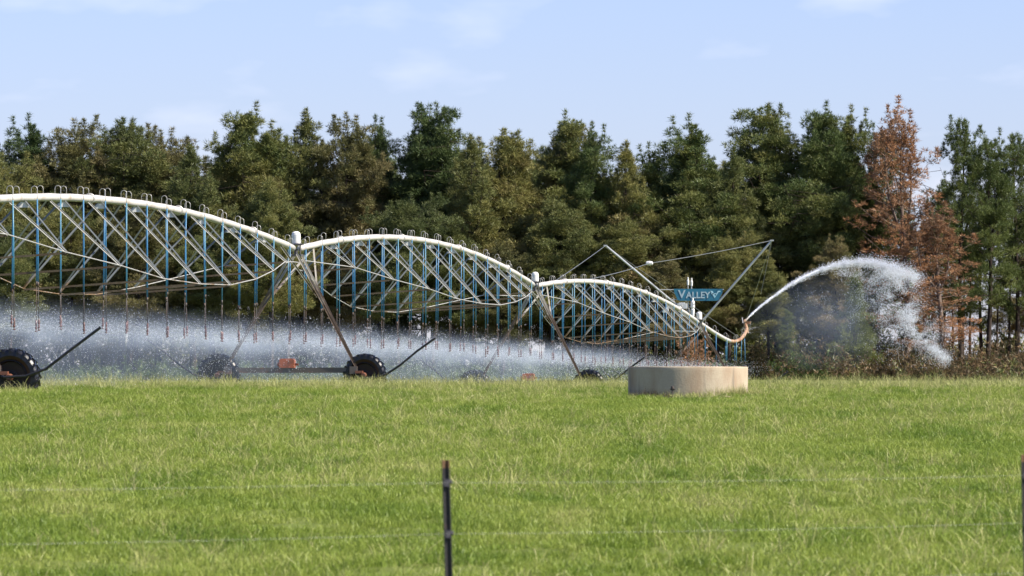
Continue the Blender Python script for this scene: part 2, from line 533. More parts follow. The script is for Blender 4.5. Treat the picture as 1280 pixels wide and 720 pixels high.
def scatter_nodes(name, coll, smin, smax, tilt=0.12):
    ng = bpy.data.node_groups.new(name, 'GeometryNodeTree')
    ng.interface.new_socket('Geometry', in_out='INPUT', socket_type='NodeSocketGeometry')
    ng.interface.new_socket('Geometry', in_out='OUTPUT', socket_type='NodeSocketGeometry')
    gi = ng.nodes.new('NodeGroupInput'); go = ng.nodes.new('NodeGroupOutput')
    ci = ng.nodes.new('GeometryNodeCollectionInfo')
    ci.inputs['Collection'].default_value = coll
    ci.inputs['Separate Children'].default_value = True
    ci.inputs['Reset Children'].default_value = True
    ip = ng.nodes.new('GeometryNodeInstanceOnPoints')
    ip.inputs['Pick Instance'].default_value = True
    rv = ng.nodes.new('FunctionNodeRandomValue'); rv.data_type = 'FLOAT_VECTOR'
    rv.inputs[0].default_value = (-tilt, -tilt, 0); rv.inputs[1].default_value = (tilt, tilt, 6.283)
    rs = ng.nodes.new('FunctionNodeRandomValue'); rs.data_type = 'FLOAT_VECTOR'
    rs.inputs[0].default_value = (0.9, 0.9, smin); rs.inputs[1].default_value = (1.15, 1.15, smax)
    rs.inputs['Seed'].default_value = 5
    L = ng.links.new
    L(gi.outputs[0], ip.inputs['Points']); L(ci.outputs[0], ip.inputs['Instance'])
    L(rv.outputs[0], ip.inputs['Rotation']); L(rs.outputs[0], ip.inputs['Scale'])
    L(ip.outputs[0], go.inputs[0])
    return ng


def scatter(name, pts, ng):
    me = bpy.data.meshes.new(name)
    me.vertices.add(len(pts)); me.vertices.foreach_set('co', pts.astype(np.float32).ravel()); me.update()
    o = link(name, me)
    md = o.modifiers.new('scatter', 'NODES'); md.node_group = ng
    return o


def field_points(step, y0, y1, marg, jit, keep=None):
    out_ = []
    y = y0
    while y < y1:
        hw = 0.085 * y + marg
        x = np.arange(-hw, hw, step)
        px = x + rng.uniform(-jit, jit, len(x)); py = y + rng.uniform(-jit, jit, len(x))
        out_.append(np.stack([px, py, ground_z(px, py)], 1)); y += step
    p = np.concatenate(out_)
    # nothing grows inside the trough
    tr_ = at(860, 497, 135.0)
    d = np.hypot(p[:, 0] - tr_.x, np.where(p[:, 1] < tr_.y, (p[:, 1] - tr_.y) * 0.5, p[:, 1] - tr_.y))
    p = p[d > 1.85]
    if keep is not None: p = p[keep(p)]
    return p


def fld_noise(p, s, off=0.0):
    return np.array([mnoise.noise(Vector((a[0] * s + off, a[1] * s * 0.35 + off, 0.3))) for a in p])


gp = np.concatenate([field_points(0.80, 36, 172, 9, 0.35), field_points(1.5, 172, 300, 9, 0.7)])
tag(scatter('grass', gp, scatter_nodes('grass scatter', src, 0.75, 1.3)), kind='stuff')
sp = field_points(0.75, 36, 168, 9, 0.4)
nv_ = fld_noise(sp, 0.22) + rng.uniform(-0.35, 0.35, len(sp)) + np.where(sp[:, 1] > 138, 0.25, 0.0)
sp = sp[nv_ > -0.12]
tag(scatter('grass_stalks', sp, scatter_nodes('stalk scatter', src2, 0.7, 1.35, 0.2)), kind='stuff')

cp = field_points(0.5, 143, 163, 4, 0.3)
cp = cp[rng.uniform(0, 1, len(cp)) < 0.75]
tag(scatter('grass_stalks', cp, scatter_nodes('crest scatter', src2, 1.1, 2.1, 0.12)), kind='stuff')

# ------------------------------------------------------------------ pivot irrigator
AX = Vector((0.137, 1.0, 0)).normalized()      # along the machine, away from the camera
LT = Vector((AX.y, -AX.x, 0))                  # to its right
UP = Vector((0, 0, 1))
ROLL = R(3.5)


def tpos(px, D, z):
    v = at(px, 0, D); v.z = z
    return v


T = [tpos(-101, 126.4, 3.93), tpos(370, 170, 4.17), tpos(669, 218, 4.10), tpos(874, 269, 3.50)]
GZT = [-0.0, 0.255, 0.11, -0.10]
pivot = empty('centre_pivot_irrigator', (T[1].x, T[1].y, GZT[1]))
tag(pivot, 'long centre pivot irrigator of arched white pipe spans with blue drop hoses on wheeled towers', 'irrigator')

rises = [0.66, 0.86, 0.75]
TF = [0.11, 0.2035, 0.297, 0.39, 0.484, 0.577, 0.671, 0.764, 0.858]
TDp = [0.74, 1.22, 1.58, 1.9, 2.0, 1.95, 1.68, 1.28, 0.8]
TW = [0.72, 1.08, 1.42, 1.6, 1.66, 1.62, 1.5, 1.22, 0.8]


def span_point(i, u):
    a, b = T[i], T[i + 1]
    p = a.lerp(b, u)
    p.z += rises[i] * 4 * u * (1 - u)
    return p


over_px = [(874, 403, 269), (881, 408, 271.2), (889, 413.5, 273.6), (897, 418.5, 276), (905, 423, 278.5), (912, 426.3, 281),
           (919, 427, 283), (925, 424.5, 284.4), (930, 419, 285.6), (933.5, 412, 286.4)]
over = [at(*q) for q in over_px]

drops_all = []          # (span object, base point on pipe, side)
span_obs = []
for i in range(3):
    mb = MB()
    pts = [span_point(i, u) for u in np.linspace(0.012, 0.988, 44)]
    mb.tube([q + LT * 0.004 * math.sin(n_ * 1.7) + UP * 0.006 * math.sin(n_ * 2.3) for n_, q in enumerate(pts)], 0.085, 12, 0)
    # flanged joints of the pipe lengths
    for u in (0.15, 0.38, 0.62, 0.85):
        p = span_point(i, u); q = span_point(i, u + 0.002)
        mb.lathe(p, [(0.08, -0.02), (0.125, -0.02), (0.125, 0.02), (0.08, 0.02)], (q - p), 14, 1)
    sp_ob = mb.build('span_pipe', [M['pipe'], M['hook']], pivot, T[i], smooth=True)
    span_obs.append(sp_ob)
    # truss frames
    jA = []; jB = []
    Ls = (T[i + 1] - T[i]).length
    for u, d, w in zip(TF, TDp, TW):
        p = span_point(i, u)
        js = []
        for s in (1, -1):
            off = LT * (s * w) - UP * d
            off = LT * (s * w * math.cos(ROLL) - d * math.sin(ROLL) * 0.0) - UP * (d - s * w * math.sin(ROLL) * 1.1)
            js.append(p + off)
        jA.append(js[0]); jB.append(js[1])
        fb = MB()
        for s, j in zip((1, -1), js):
            for k in (-1, 1):
                top = span_point(i, u + k * 0.75 / Ls) - UP * 0.08 + LT * (s * 0.03)
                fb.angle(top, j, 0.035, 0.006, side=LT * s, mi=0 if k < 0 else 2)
        fb.angle(js[0], js[1], 0.045, 0.006, side=AX, mi=3)
        # bracket plates that hang under the pipe
        top = span_point(i, u + 0.75 / Ls) - UP * 0.09
        fb.add([top + LT * 0.05 + AX * 0.03, top - LT * 0.05 + AX * 0.03, top - LT * 0.16 - UP * 0.12, top + LT * 0.16 - UP * 0.12,
                top + LT * 0.05 - AX * 0.03, top - LT * 0.05 - AX * 0.03, top - LT * 0.16 - UP * 0.12 - AX * 0.05, top + LT * 0.16 - UP * 0.12 - AX * 0.05],
               [(0, 1, 2, 3), (7, 6, 5, 4), (0, 4, 5, 1), (3, 2, 6, 7), (1, 5, 6, 2), (0, 3, 7, 4)], 1)
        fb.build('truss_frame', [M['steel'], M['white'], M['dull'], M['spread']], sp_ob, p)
    for js in (jA, jB):
        rb = MB()
        s = 1 if js is jA else -1
        a = T[i] + LT * (0.10 * s) - UP * (0.28 if s > 0 else 0.5) + AX * 0.2
        b = T[i + 1] + LT * (0.10 * s) - UP * 0.35 - AX * 0.2
        rb.tube([a] + js + [b], 0.012, 5)
        rb.build('truss_rod', M['steel'], sp_ob, a)
    nd = 36
    for k in range(nd):
        u = (k + 0.6) / nd
        drops_all.append((sp_ob, span_point(i, u), 1 if k % 2 == 0 else -1, i, k))

mb = MB(); mb.tube(over[:6], 0.086, 12, 0); mb.tube(over[5:], 0.078, 12, 1)
ov_ob = mb.build('overhang_pipe', [M['pipe'], M['pipe_rust']], pivot, T[3], smooth=True)
for k in range(10):
    u = 0.6 + k * 0.85
    i0 = int(u); p = over[i0].lerp(over[i0 + 1], u - i0)
    drops_all.append((ov_ob, p, 1 if k % 2 == 0 else -1, 3, k))
db = MB()
db.tube([over[1] - UP * 0.05 - LT * 0.25, over[5] - UP * 0.35 - LT * 0.3, over[8] - UP * 0.1], 0.012, 5)
db.build('truss_rod', M['steel'], ov_ob, over[1])

NOZZ = []


def drop_geometry(mb, p, side, i, k):
    r = random.Random(i * 100 + k)
    s = LT * side
    arc = []
    hh = r.uniform(0.10, 0.14)
    arc.append(p + UP * 0.07)
    for t in range(0, 9):
        a = math.pi * t / 8
        arc.append(p + UP * (0.07 + hh + 0.065 * math.sin(a)) + s * (0.065 - 0.065 * math.cos(a)))
    x0 = p + s * 0.13
    arc.append(x0 + UP * 0.02)
    arc.append(x0 - UP * 0.06)
    mb.tube(arc, 0.008, 6, 0)
    sway = LT * r.uniform(-0.05, 0.05) + AX * r.uniform(-0.05, 0.05)
    zmid = 2.55 + r.uniform(-0.12, 0.12) - (0.25 if i == 2 else 0) - (0.9 if i == 3 else 0)
    zend = 1.78 + r.uniform(-0.08, 0.08) - (0.1 if i >= 2 else 0)
    st = x0 - UP * 0.04
    mid = Vector((x0.x, x0.y, max(zmid, zend + 0.3))) + sway * 0.6
    end = Vector((x0.x, x0.y, zend)) + sway
    mb.tube([st, st.lerp(mid, 0.5) + sway * 0.15, mid], 0.0165, 6, 1 if r.random() < 0.65 else 4)
    mb.tube([mid + UP * 0.05, end], 0.0085, 6, 2)
    mb.lathe(mid, [(0.0, 0.06), (0.022, 0.06), (0.022, -0.04), (0.0, -0.04)], UP, 6, 2)
    # sprinkler: weight, body and deflector
    mb.lathe(end, [(0.0, 0.16), (0.02, 0.15), (0.023, 0.05), (0.015, 0.03), (0.026, 0.0), (0.03, -0.02), (0.012, -0.04), (0.012, -0.07), (0.038, -0.09), (0.0, -0.10)], UP, 8, 3)
    NOZZ.append(end - UP * 0.09)


DM = [M['hook'], M['blue'], M['drop_low'], M['sprinkler'], M['blue2']]
vis = []
for d in drops_all:
    px = 640 + F * d[1].x / d[1].y
    if px > -40: vis.append(d)
near, far = vis[:100], vis[100:]
for (ob, p, side, i, k) in near:
    mb = MB(); drop_geometry(mb, p, side, i, k)
    mb.build('drop_hose', DM, ob, p, smooth=True)
if far:
    mb = MB()
    for (ob, p, side, i, k) in far: drop_geometry(mb, p, side, i, k)
    tag(mb.build('drop_hose', DM, ov_ob, far[0][1], smooth=True), kind='stuff')

# towers
HWR, HWL = 1.84, 2.1


def wheel_mesh(mb, c, axis, rad=0.575, width=0.36):
    # tyre body
    prof = [(rad * 0.60, -width * 0.36), (rad * 0.74, -width * 0.5), (rad * 0.88, -width * 0.47), (rad * 0.945, -width * 0.34), (rad * 0.955, 0),
            (rad * 0.945, width * 0.34), (rad * 0.88, width * 0.47), (rad * 0.74, width * 0.5), (rad * 0.60, width * 0.36), (rad * 0.60, -width * 0.36)]
    mb.lathe(c, prof, axis, 48, 0)
    a = Vector((0, 0, 1)); u = axis.cross(a).normalized(); w = axis.cross(u)
    nl = 22
    for k in range(nl * 2):
        th = 2 * math.pi * k / (nl * 2)
        sgn = 1 if k % 2 else -1
        def pt(t, h, rr): return c + (u * math.cos(t) + w * math.sin(t)) * rr + axis * h
        t2 = th + 0.14; dt = 0.042
        vs = []
        for (tt, h) in ((th, sgn * 0.0), (t2, sgn * width * 0.5)):
            for (dd, rr) in ((-dt, 0.93), (dt, 0.93), (dt * 0.8, 1.0), (-dt * 0.8, 1.0)):
                vs.append(pt(tt + dd, h, rad * rr))
        # shoulder drop
        for (dd, rr) in ((-dt, 0.80), (dt, 0.80), (dt * 0.8, 0.90), (-dt * 0.8, 0.90)):
            vs.append(pt(t2 + 0.03 + dd, sgn * width * 0.53, rad * rr))
        fs = []
        for b in (0, 4):
            for q in range(4):
                q2 = (q + 1) % 4
                fs.append((b + q, b + q2, b + 4 + q2, b + 4 + q))
        fs += [(3, 2, 1, 0), (8, 9, 10, 11)]
        mb.add(vs, fs, 0)


for i in range(4):
    t = T[i]; gz = GZT[i]
    ax_z = gz + 0.575
    beam_z = ax_z + 0.13
    base = Vector((t.x, t.y, gz))
    bR = base + LT * (HWR - 0.28); bR.z = beam_z
    bL = base - LT * (HWL - 0.28); bL.z = beam_z
    mb = MB()
    rot = Matrix((LT, AX, UP)).transposed()
    c = (bR + bL) / 2
    mb.box(c, (bR - bL).length, 0.13, 0.14, rot)
    for q in (bR, bL):
        mb.box(Vector((q.x, q.y, beam_z)) , 0.2, 0.26, 0.2, rot)
    tw = mb.build('tower', M['beam'], pivot, base)
    # head frame that carries the pipe joint
    mb = MB()
    mb.box(t - UP * 0.16, 0.34, 0.5, 0.05, rot)
    mb.tube([t - UP * 0.16, t + UP * 0.02], 0.05, 8)
    mb.build('head_frame', M['dark'], tw, t)
    for s, q in ((1, bR), (-1, bL)):
        for k in (-1, 1):
            lg = MB()
            top = t - UP * 0.14 + LT * (0.06 * s) + AX * (0.34 * k)
            foot = q + UP * 0.06 + AX * (0.05 * k) + LT * (s * 0.05)
            lg.angle(top, foot, 0.058, 0.008, side=LT * s)
            lg.build('leg', M['leg'], tw, q)
        # braces from the pipe each way down to the middle of the legs
        mid = (t - UP * 0.14).lerp(q, 0.36)
        for k in (-1, 1):
            br = MB()
            if 0 < i or k > 0:
                if i == 3 and k > 0:
                    tp = over[1] - UP * 0.08
                else:
                    tp = span_point(i if k > 0 else i - 1, 0.055 if k > 0 else 0.945) - UP * 0.08
                br.angle(tp, mid, 0.045, 0.006, side=LT * s)
                br.build('brace', M['leg'], tw, mid)
    # ladder-like cross ties between the two legs of a side
    for fz in (0.35, 0.55, 0.75):
        for s, q in ((1, bR), (-1, bL)):
            m0 = (t - UP * 0.14).lerp(q, fz)
            cb = MB()
            cb.tube([m0 + AX * 0.34 * (1 - fz), m0 - AX * 0.34 * (1 - fz)], 0.012, 5)
            cb.build('leg_tie', M['leg'], tw, m0)
    # white motor and collector housing above the joint
    hb = MB()
    hp = t + UP * 0.13 - LT * 0.0
    hb.box(hp, 0.36, 0.3, 0.035, rot, 1)
    hb.tube([t + LT * 0.11 + UP * 0.11, t + LT * 0.11 - UP * 0.13], 0.022, 6, 1)
    hb.tube([t - LT * 0.11 + UP * 0.11, t - LT * 0.11 - UP * 0.13], 0.022, 6, 1)
    hb.lathe(hp + UP * 0.02, [(0.0, 0), (0.11, 0), (0.12, 0.02), (0.12, 0.24), (0.105, 0.29), (0.06, 0.325), (0, 0.335)], UP, 18, 0)
    hb.build('control_housing', [M['white'], M['dark']], tw, hp)
    # drive motor on the beam
    g = MB()
    mp = bR.lerp(bL, 0.53) + UP * 0.155
    g.box(mp + UP * 0.02, 0.40, 0.24, 0.22, rot)
    g.box(mp + UP * 0.14, 0.34, 0.19, 0.025, rot)
    g.tube([mp - LT * 0.20, mp - LT * 0.26], 0.06, 12)
    g.tube([mp + LT * 0.2, mp + LT * 0.3], 0.03, 8)
    g.build('drive_motor', M['orange'], tw, mp)
    for s, hw, q in ((1, HWR, bR), (-1, HWL, bL)):
        wc = base + LT * (s * hw) + AX * 0.10; wc.z = ax_z
        # the wheels roll across the machine: the axle lies along AX
        wb = MB(); wheel_mesh(wb, wc, AX)
        wh = wb.build('wheel', M['tyre'], pivot, wc)
        rb = MB()
        rb.lathe(wc, [(0.35, -0.13), (0.33, -0.14), (0.30, -0.05), (0.14, -0.02), (0.0, -0.02)], AX, 24)
        rb.lathe(wc, [(0.35, 0.13), (0.33, 0.14), (0.30, 0.05), (0.14, 0.02), (0.0, 0.02)], AX, 24)
        rb.lathe(wc, [(0.35, -0.14), (0.35, 0.14)], AX, 24)
        for k in range(6):
            aa = k * math.pi / 3
            v = wc + (LT * math.cos(aa) + UP * math.sin(aa)) * 0.1
            rb.tube([v - AX * 0.05, v - AX * 0.01], 0.014, 6)
        rb.build('rim', M['rim'], wh, wc)
        gb = MB()
        gc = wc - AX * 0.22
        gb.lathe(gc, [(0, -0.1), (0.05, -0.1), (0.065, -0.05), (0.07, 0.08), (0.06, 0.12), (0.05, 0.2), (0, 0.2)], AX, 16, 0)
        gb.box(gc + UP * 0.08 - LT * (s * 0.12), 0.20, 0.12, 0.07, rot, 0)
        gb.box(gc - UP * 0.12 + AX * 0.0, 0.05, 0.05, 0.34, rot, 1)
        gb.build('gearbox', [M['gear'], M['rim']], wh, gc)
        ab = MB()
        if i == 0: prof = [(-0.1, 0.0), (0.35, 0.02), (0.75, 0.16), (1.2, 0.50), (1.85, 0.98)]
        else: prof = [(-0.1, -0.08), (0.3, -0.07), (0.62, 0.02), (1.0, 0.27), (1.45, 0.64), (1.93, 0.98)]
        ab.tube([wc - AX * 0.3 + LT * (s * a_) + UP * b_ for a_, b_ in prof], 0.03, 8)
        ab.tube([wc - AX * 0.3 + LT * (s * -0.1) + UP * prof[0][1], q], 0.03, 6)
        ab.build('guard_arm', M['black'], tw, q)

# cable masts, cables, sign, end gun on the last tower
t3 = T[3]
tipL = at(757, 307, 269.4); tipR = at(965, 300.5, 268.6)
for tip, s in ((tipL, -1), (tipR, 1)):
    mb = MB()
    foot = t3 + UP * 0.05 + LT * (0.1 * s)
    mb.tube([foot, tip], 0.045, 8)
    mb.box(tip, 0.16, 0.1, 0.06)
    mb.build('cable_mast', M['galv'], pivot, foot)
anchor = span_point(2, 0.42) + UP * 0.08


def cable(a, b, sag, r=0.011):
    mb = MB()
    pts = []
    for k in range(13):
        u = k / 12
        p = a.lerp(b, u); p = p - UP * (sag * 4 * u * (1 - u)); pts.append(p)
    mb.tube(pts, r, 5)
    return mb.build('stay_cable', M['wire'], pivot, a)


cable(tipL, span_point(2, 0.10) + UP * 0.06, 0.02)
cable(tipR, at(812, 329, 262), 0.05, 0.014); cable(at(812, 329, 262), span_point(2, 0.28) + UP * 0.07, 0.04, 0.012)
cb = MB(); cb.lathe(at(812, 329, 262), [(0, -0.16), (0.08, -0.12), (0.10, 0), (0.07, 0.12), (0, 0.15)], LT, 10)
cb.build('cable_clamp', M['white'], pivot, at(812, 329, 262))
cable(tipL, over[7] + UP * 0.07, 0.03); cable(tipR, over[7] + UP * 0.07, 0.03)
cable(tipR, t3 + LT * 2.6 + UP * 1.2, 0.0, 0.006)

# sign between the masts
SD = 268.9
mb = MB()
for (x0, x1, yy) in ((824, 905, 362.3), (838, 893, 374.6)):
    mb.tube([at(x0, yy, SD), at(x1, yy - 0.4, SD)], 0.022, 6)
sgr = mb.build('sign_rail', M['galv'], pivot, at(824, 362, SD))
fr, bk = SD - 0.05, SD - 0.03
corn = [(842, 361), (903.5, 361), (903, 366), (898.5, 374.8), (896, 376), (850, 376), (847, 374.8), (843, 366)]
vs = [at(x, y, fr) for x, y in corn] + [at(x, y, fr) + Vector((0, 0.02, 0)) for x, y in corn]
n = len(corn)
mb = MB(); mb.add(vs, [tuple(range(n - 1, -1, -1)), tuple(range(n, 2 * n))] + [(i, (i + 1) % n, n + (i + 1) % n, n + i) for i in range(n)])
sg = mb.build('sign', M['sign'], pivot, at(872, 368, fr))


def text_mesh(body, size):
    cu = bpy.data.curves.new('lettering', 'FONT'); cu.body = body; cu.size = size; cu.extrude = 0.004; cu.offset = size * 0.022
    cu.resolution_u = 3
    tmp = bpy.data.objects.new('tmp', cu); COL.objects.link(tmp)
    dg = bpy.context.evaluated_depsgraph_get(); dg.update()
    me = bpy.data.meshes.new_from_object(tmp.evaluated_get(dg))
    bpy.data.objects.remove(tmp)
    return me


# wide slab capitals: VALLEY, first letter larger
x = 847.5
for body, hpx, mat, wpx in (('V', 10.2, 'letter', 9.5), ('ALLEY', 8.2, 'letter', 31.0)):
    h = hpx * SD / F
    me = text_mesh(body, 1.0)
    vsn = [v.co.copy() for v in me.vertices]
    mnx, mxx = min(v.x for v in vsn), max(v.x for v in vsn); mny, mxy = min(v.y for v in vsn), max(v.y for v in vsn)
    W = wpx * SD / F
    org = at(x, 372.8, fr - 0.012)
    for v in me.vertices:
        a_ = (v.co.x - mnx) / (mxx - mnx) * W; b_ = (v.co.y - mny) / (mxy - mny) * h; c_ = v.co.z
        v.co = Vector((a_, -c_, b_))
    me.materials.clear(); me.materials.append(M[mat])
    link('lettering', me, sg, org)
    x += wpx + 0.2
# emblem: a V of two bars with a hooked arm, light line around
eb = MB()
ey = fr - 0.012
def epoly(pts):
    a_ = [at(px, py, ey) for px, py in pts]; b_ = [p + Vector((0, 0.008, 0)) for p in a_]; n_ = len(a_)
    eb.add(a_ + b_, [tuple(range(n_ - 1, -1, -1)), tuple(range(n_, 2 * n_))] + [(i, (i + 1) % n_, n_ + (i + 1) % n_, n_ + i) for i in range(n_)])
epoly([(888, 363.6), (890.6, 363.6), (894.3, 370.2), (893.2, 372.8)])
epoly([(893.2, 372.8), (894.3, 370.2), (897.4, 363.6), (900.6, 363.6), (900.6, 365), (898.4, 365)])
epoly([(889.2, 367.6), (896.2, 367.6), (896.2, 366.6), (889.0, 366.6)])
eb.build('emblem', M['letter2'], sg, at(894, 368, ey))

# pole with gauge, boxes and antenna bottles beside the sign
pb = MB()
pl = at(864, 400, 268.5)
PD = SD + 0.16
pb.tube([at(864, 402, PD), at(864.5, 352, PD)], 0.022, 8, 1)
pb.tube([at(860.5, 392, PD), at(860.0, 350, PD)], 0.018, 8, 1)
for (xx, yy) in ((864.6, 351), (860.0, 350)):
    pb.lathe(at(xx, yy + 7, PD), [(0, 0), (0.045, 0.02), (0.05, 0.2), (0.03, 0.26), (0.03, 0.34), (0, 0.36)], UP, 10, 0)
pb.box(at(853, 382.5, 268.4), 0.40, 0.16, 0.22, rot, 0)
pb.box(at(852.5, 378.8, 268.4), 0.24, 0.14, 0.05, rot, 0)
pb.tube([at(853, 382.5, 268.45), at(864, 384, 268.5)], 0.015, 6, 1)
pb.build('instrument_pole', [M['white'], M['galv']], pivot, pl)
pb = MB()
pb.lathe(at(866, 396, 268.4), [(0, 0), (0.07, 0.03), (0.08, 0.3), (0.06, 0.34), (0.09, 0.40), (0.08, 0.62), (0.04, 0.70), (0.04, 0.78), (0, 0.8)], UP, 12, 0)
pb.build('pressure_regulator', [M['white'], M['galv']], pivot, pl)
pb = MB()
pb.box(at(832, 388, 266.0), 0.24, 0.12, 0.18, rot, 0)
pb.tube([at(832, 388, 266.0), at(833, 394, 266.0)], 0.02, 6, 1)
pb.build('control_box', [M['white'], M['galv']], pivot, pl)

gb = MB()
e = over[-1]
g1 = at(931.5, 404, 286.6); g2 = at(931, 400.5, 286.8); g3 = at(935.5, 397.0, 287)
gb.tube([e, g1, g2], [0.085, 0.075, 0.06], 10, 0)
gb.tube([g2 - UP * 0.03, g3], [0.055, 0.028], 10, 1)
gb.box(g1 + LT * 0.12 + UP * 0.02, 0.22, 0.16, 0.12, rot, 0)
gb.tube([g1 - UP * 0.1 + LT * 0.05, g1 - UP * 0.45 + LT * 0.12], 0.05, 8, 0)
gb.tube([g1 - LT * 0.1, g2 + UP * 0.12 - LT * 0.12], 0.02, 6, 1)
gb.build('end_gun', [M['pipe_rust'], M['hook']], pivot, g1)

# ------------------------------------------------------------------ trough
tc_ = at(860, 497, 135.0); tc_.z = float(ground_z(tc_.x, tc_.y)) - 0.04
TH = (HY - 458.5) / F * 135 - tc_.z
mb = MB()
Ro = 1.262
prof = [(Ro - 0.004, 0), (Ro, 0.05), (Ro + 0.002, TH - 0.09), (Ro + 0.004, TH - 0.03), (Ro - 0.002, TH - 0.006), (Ro - 0.012, TH), (Ro - 0.115, TH), (Ro - 0.125, TH - 0.015), (Ro - 0.13, 0.1), (0.0, 0.1)]
mb.lathe(tc_, prof, UP, 96)
tr = mb.build('water_trough', M['concrete'], None, tc_, smooth=False)
for p_ in tr.data.polygons: p_.use_smooth = abs(p_.normal.z) < 0.3
tag(tr, 'round weathered concrete stock trough standing in the green field', 'trough')
# its water, level just under the rim
wm, nt, out = new_mat('trough water'); principled(nt, out, (0.03, 0.045, 0.04), 0.05)
mb = MB(); mb.lathe(tc_, [(Ro - 0.135, TH - 0.12), (0.0, TH - 0.12)], UP, 48); mb.build('trough_water', wm, tr, tc_)
# valve stake in front
sk = MB(); b0 = at(840.5, 496.5, 133.3); b0.z = float(ground_z(b0.x, b0.y))
sk.tube([b0 - UP * 0.1, b0 + UP * 0.22], 0.018, 8); sk.tube([b0 + UP * 0.2 - LT * 0.04, b0 + UP * 0.2 + LT * 0.05], 0.022, 8)
sk.lathe(b0 + UP * 0.22, [(0, 0.05), (0.03, 0.04), (0.03, 0.0), (0, 0)], UP, 8)
tag(sk.build('stake', M['drop_low'], None, b0), 'short rusty stake standing in front of the round concrete trough', 'stake')

# ------------------------------------------------------------------ fence
def fpt(px, D, z): return Vector(((px - 640) / F * D, D, z))


fence_posts = []
for k in range(-3, 5):
    px = 557.0 + k * 722.0
    D = 36.0 * 96 / (96 - 8.4 * k * 0.9) if (96 - 7.6 * k) > 0 else 60
    fence_posts.append((px, D))
# straight line through the two visible posts
pA = fpt(557, 36.0, 0); pB = fpt(1280.3, 38.9, 0)
dv = pB - pA
fz0 = -0.302; top_z = [(HY - 575) / F * 36.0, (HY - 568) / F * 38.9]
fence = empty('wire_fence', (pA.x, pA.y, -1.5))
tag(fence, 'plain wire fence on thin dark steel pickets across the near grass', 'fence')
fpos = [pA + dv * k for k in (-2, -1, 0, 1, 2, 3)]
for k, p in zip((-2, -1, 0, 1, 2, 3), fpos):
    zt = top_z[0] + (top_z[1] - top_z[0]) * k
    gz = float(ground_z(p.x, p.y)) - 0.05
    lean = Vector(((k * 37 % 5 - 2) * 0.004 - 0.02, 0.0, 1)) if k else Vector((-0.028, 0, 1))
    mb = MB()
    # star section: three ribs
    bt = Vector((p.x, p.y, zt)) - lean * (zt - gz)
    for a in (R(90), R(210), R(330)):
        d = Vector((math.cos(a), math.sin(a), 0)); q = Vector((-d.y, d.x, 0)) * 0.0045
        tp = Vector((p.x, p.y, zt))
        for (s0, s1, mi) in ((bt, tp - lean * 0.045, 0), (tp - lean * 0.045, tp, 1)):
            vs = []
            for c in (s0, s1):
                vs += [c - q, c + q, c + d * 0.023 + q, c + d * 0.023 - q]
            mb.add(vs, [(0, 1, 5, 4), (1, 2, 6, 5), (2, 3, 7, 6), (3, 0, 4, 7), (7, 6, 5, 4), (3, 2, 1, 0)], mi)
    po = mb.build('picket', [M['post'], M['post_top']], fence, bt)
    for dz in (0.128, 0.416, 0.72):
        c = Vector((p.x, p.y, zt)) - lean * dz
        ib = MB()
        ib.box(c + Vector((0.002, -0.012, 0)), 0.034, 0.034, 0.042)
        ib.tube([c + Vector((0.006, -0.014, 0.004)), c + Vector((0.034, -0.014, 0.006))], 0.012, 8)
        ib.build('insulator', M['insul'], po, c)
for dz in (0.126, 0.414, 0.718):
    mb = MB(); pts = []
    for k in range(5):
        a = fpos[k]; b = fpos[k + 1]
        za = top_z[0] + (top_z[1] - top_z[0]) * (k - 2) - dz; zb = top_z[0] + (top_z[1] - top_z[0]) * (k - 1) - dz
        for j in range(10):
            u = j / 10
            p = a.lerp(b, u); p.z = za + (zb - za) * u - 0.012 * 4 * u * (1 - u); p.y -= 0.03; p.x += 0.02
            pts.append(p)
    mb.tube(pts, 0.0006, 5)
    mb.build('wire', M['wire'], fence, pts[0])

# ------------------------------------------------------------------ foliage
def tufts(cent, dirs, length, nn, wid, spread, r):
    """needle tufts: at each centre nn thin triangles fanning about dirs"""
    n = len(cent)
    c = np.repeat(cent, nn, 0); d = np.repeat(dirs, nn, 0)
    L = np.repeat(length, nn) * r.uniform(0.7, 1.15, n * nn)
    d = d + r.normal(0, spread, (n * nn, 3)); d /= np.linalg.norm(d, axis=1)[:, None]
    q = r.normal(0, 1, (n * nn, 3)); q = np.cross(d, q); q /= np.linalg.norm(q, axis=1)[:, None] + 1e-9
    wv = q * (wid * r.uniform(0.6, 1.2, n * nn))[:, None]
    tip = c + d * L[:, None]
    a = c + d * (L * 0.15)[:, None] - wv / 2; b = c + d * (L * 0.3)[:, None] + wv / 2
    vs = np.stack([a, b, tip], 1).reshape(-1, 3)
    return vs, np.arange(len(vs)).reshape(-1, 3)


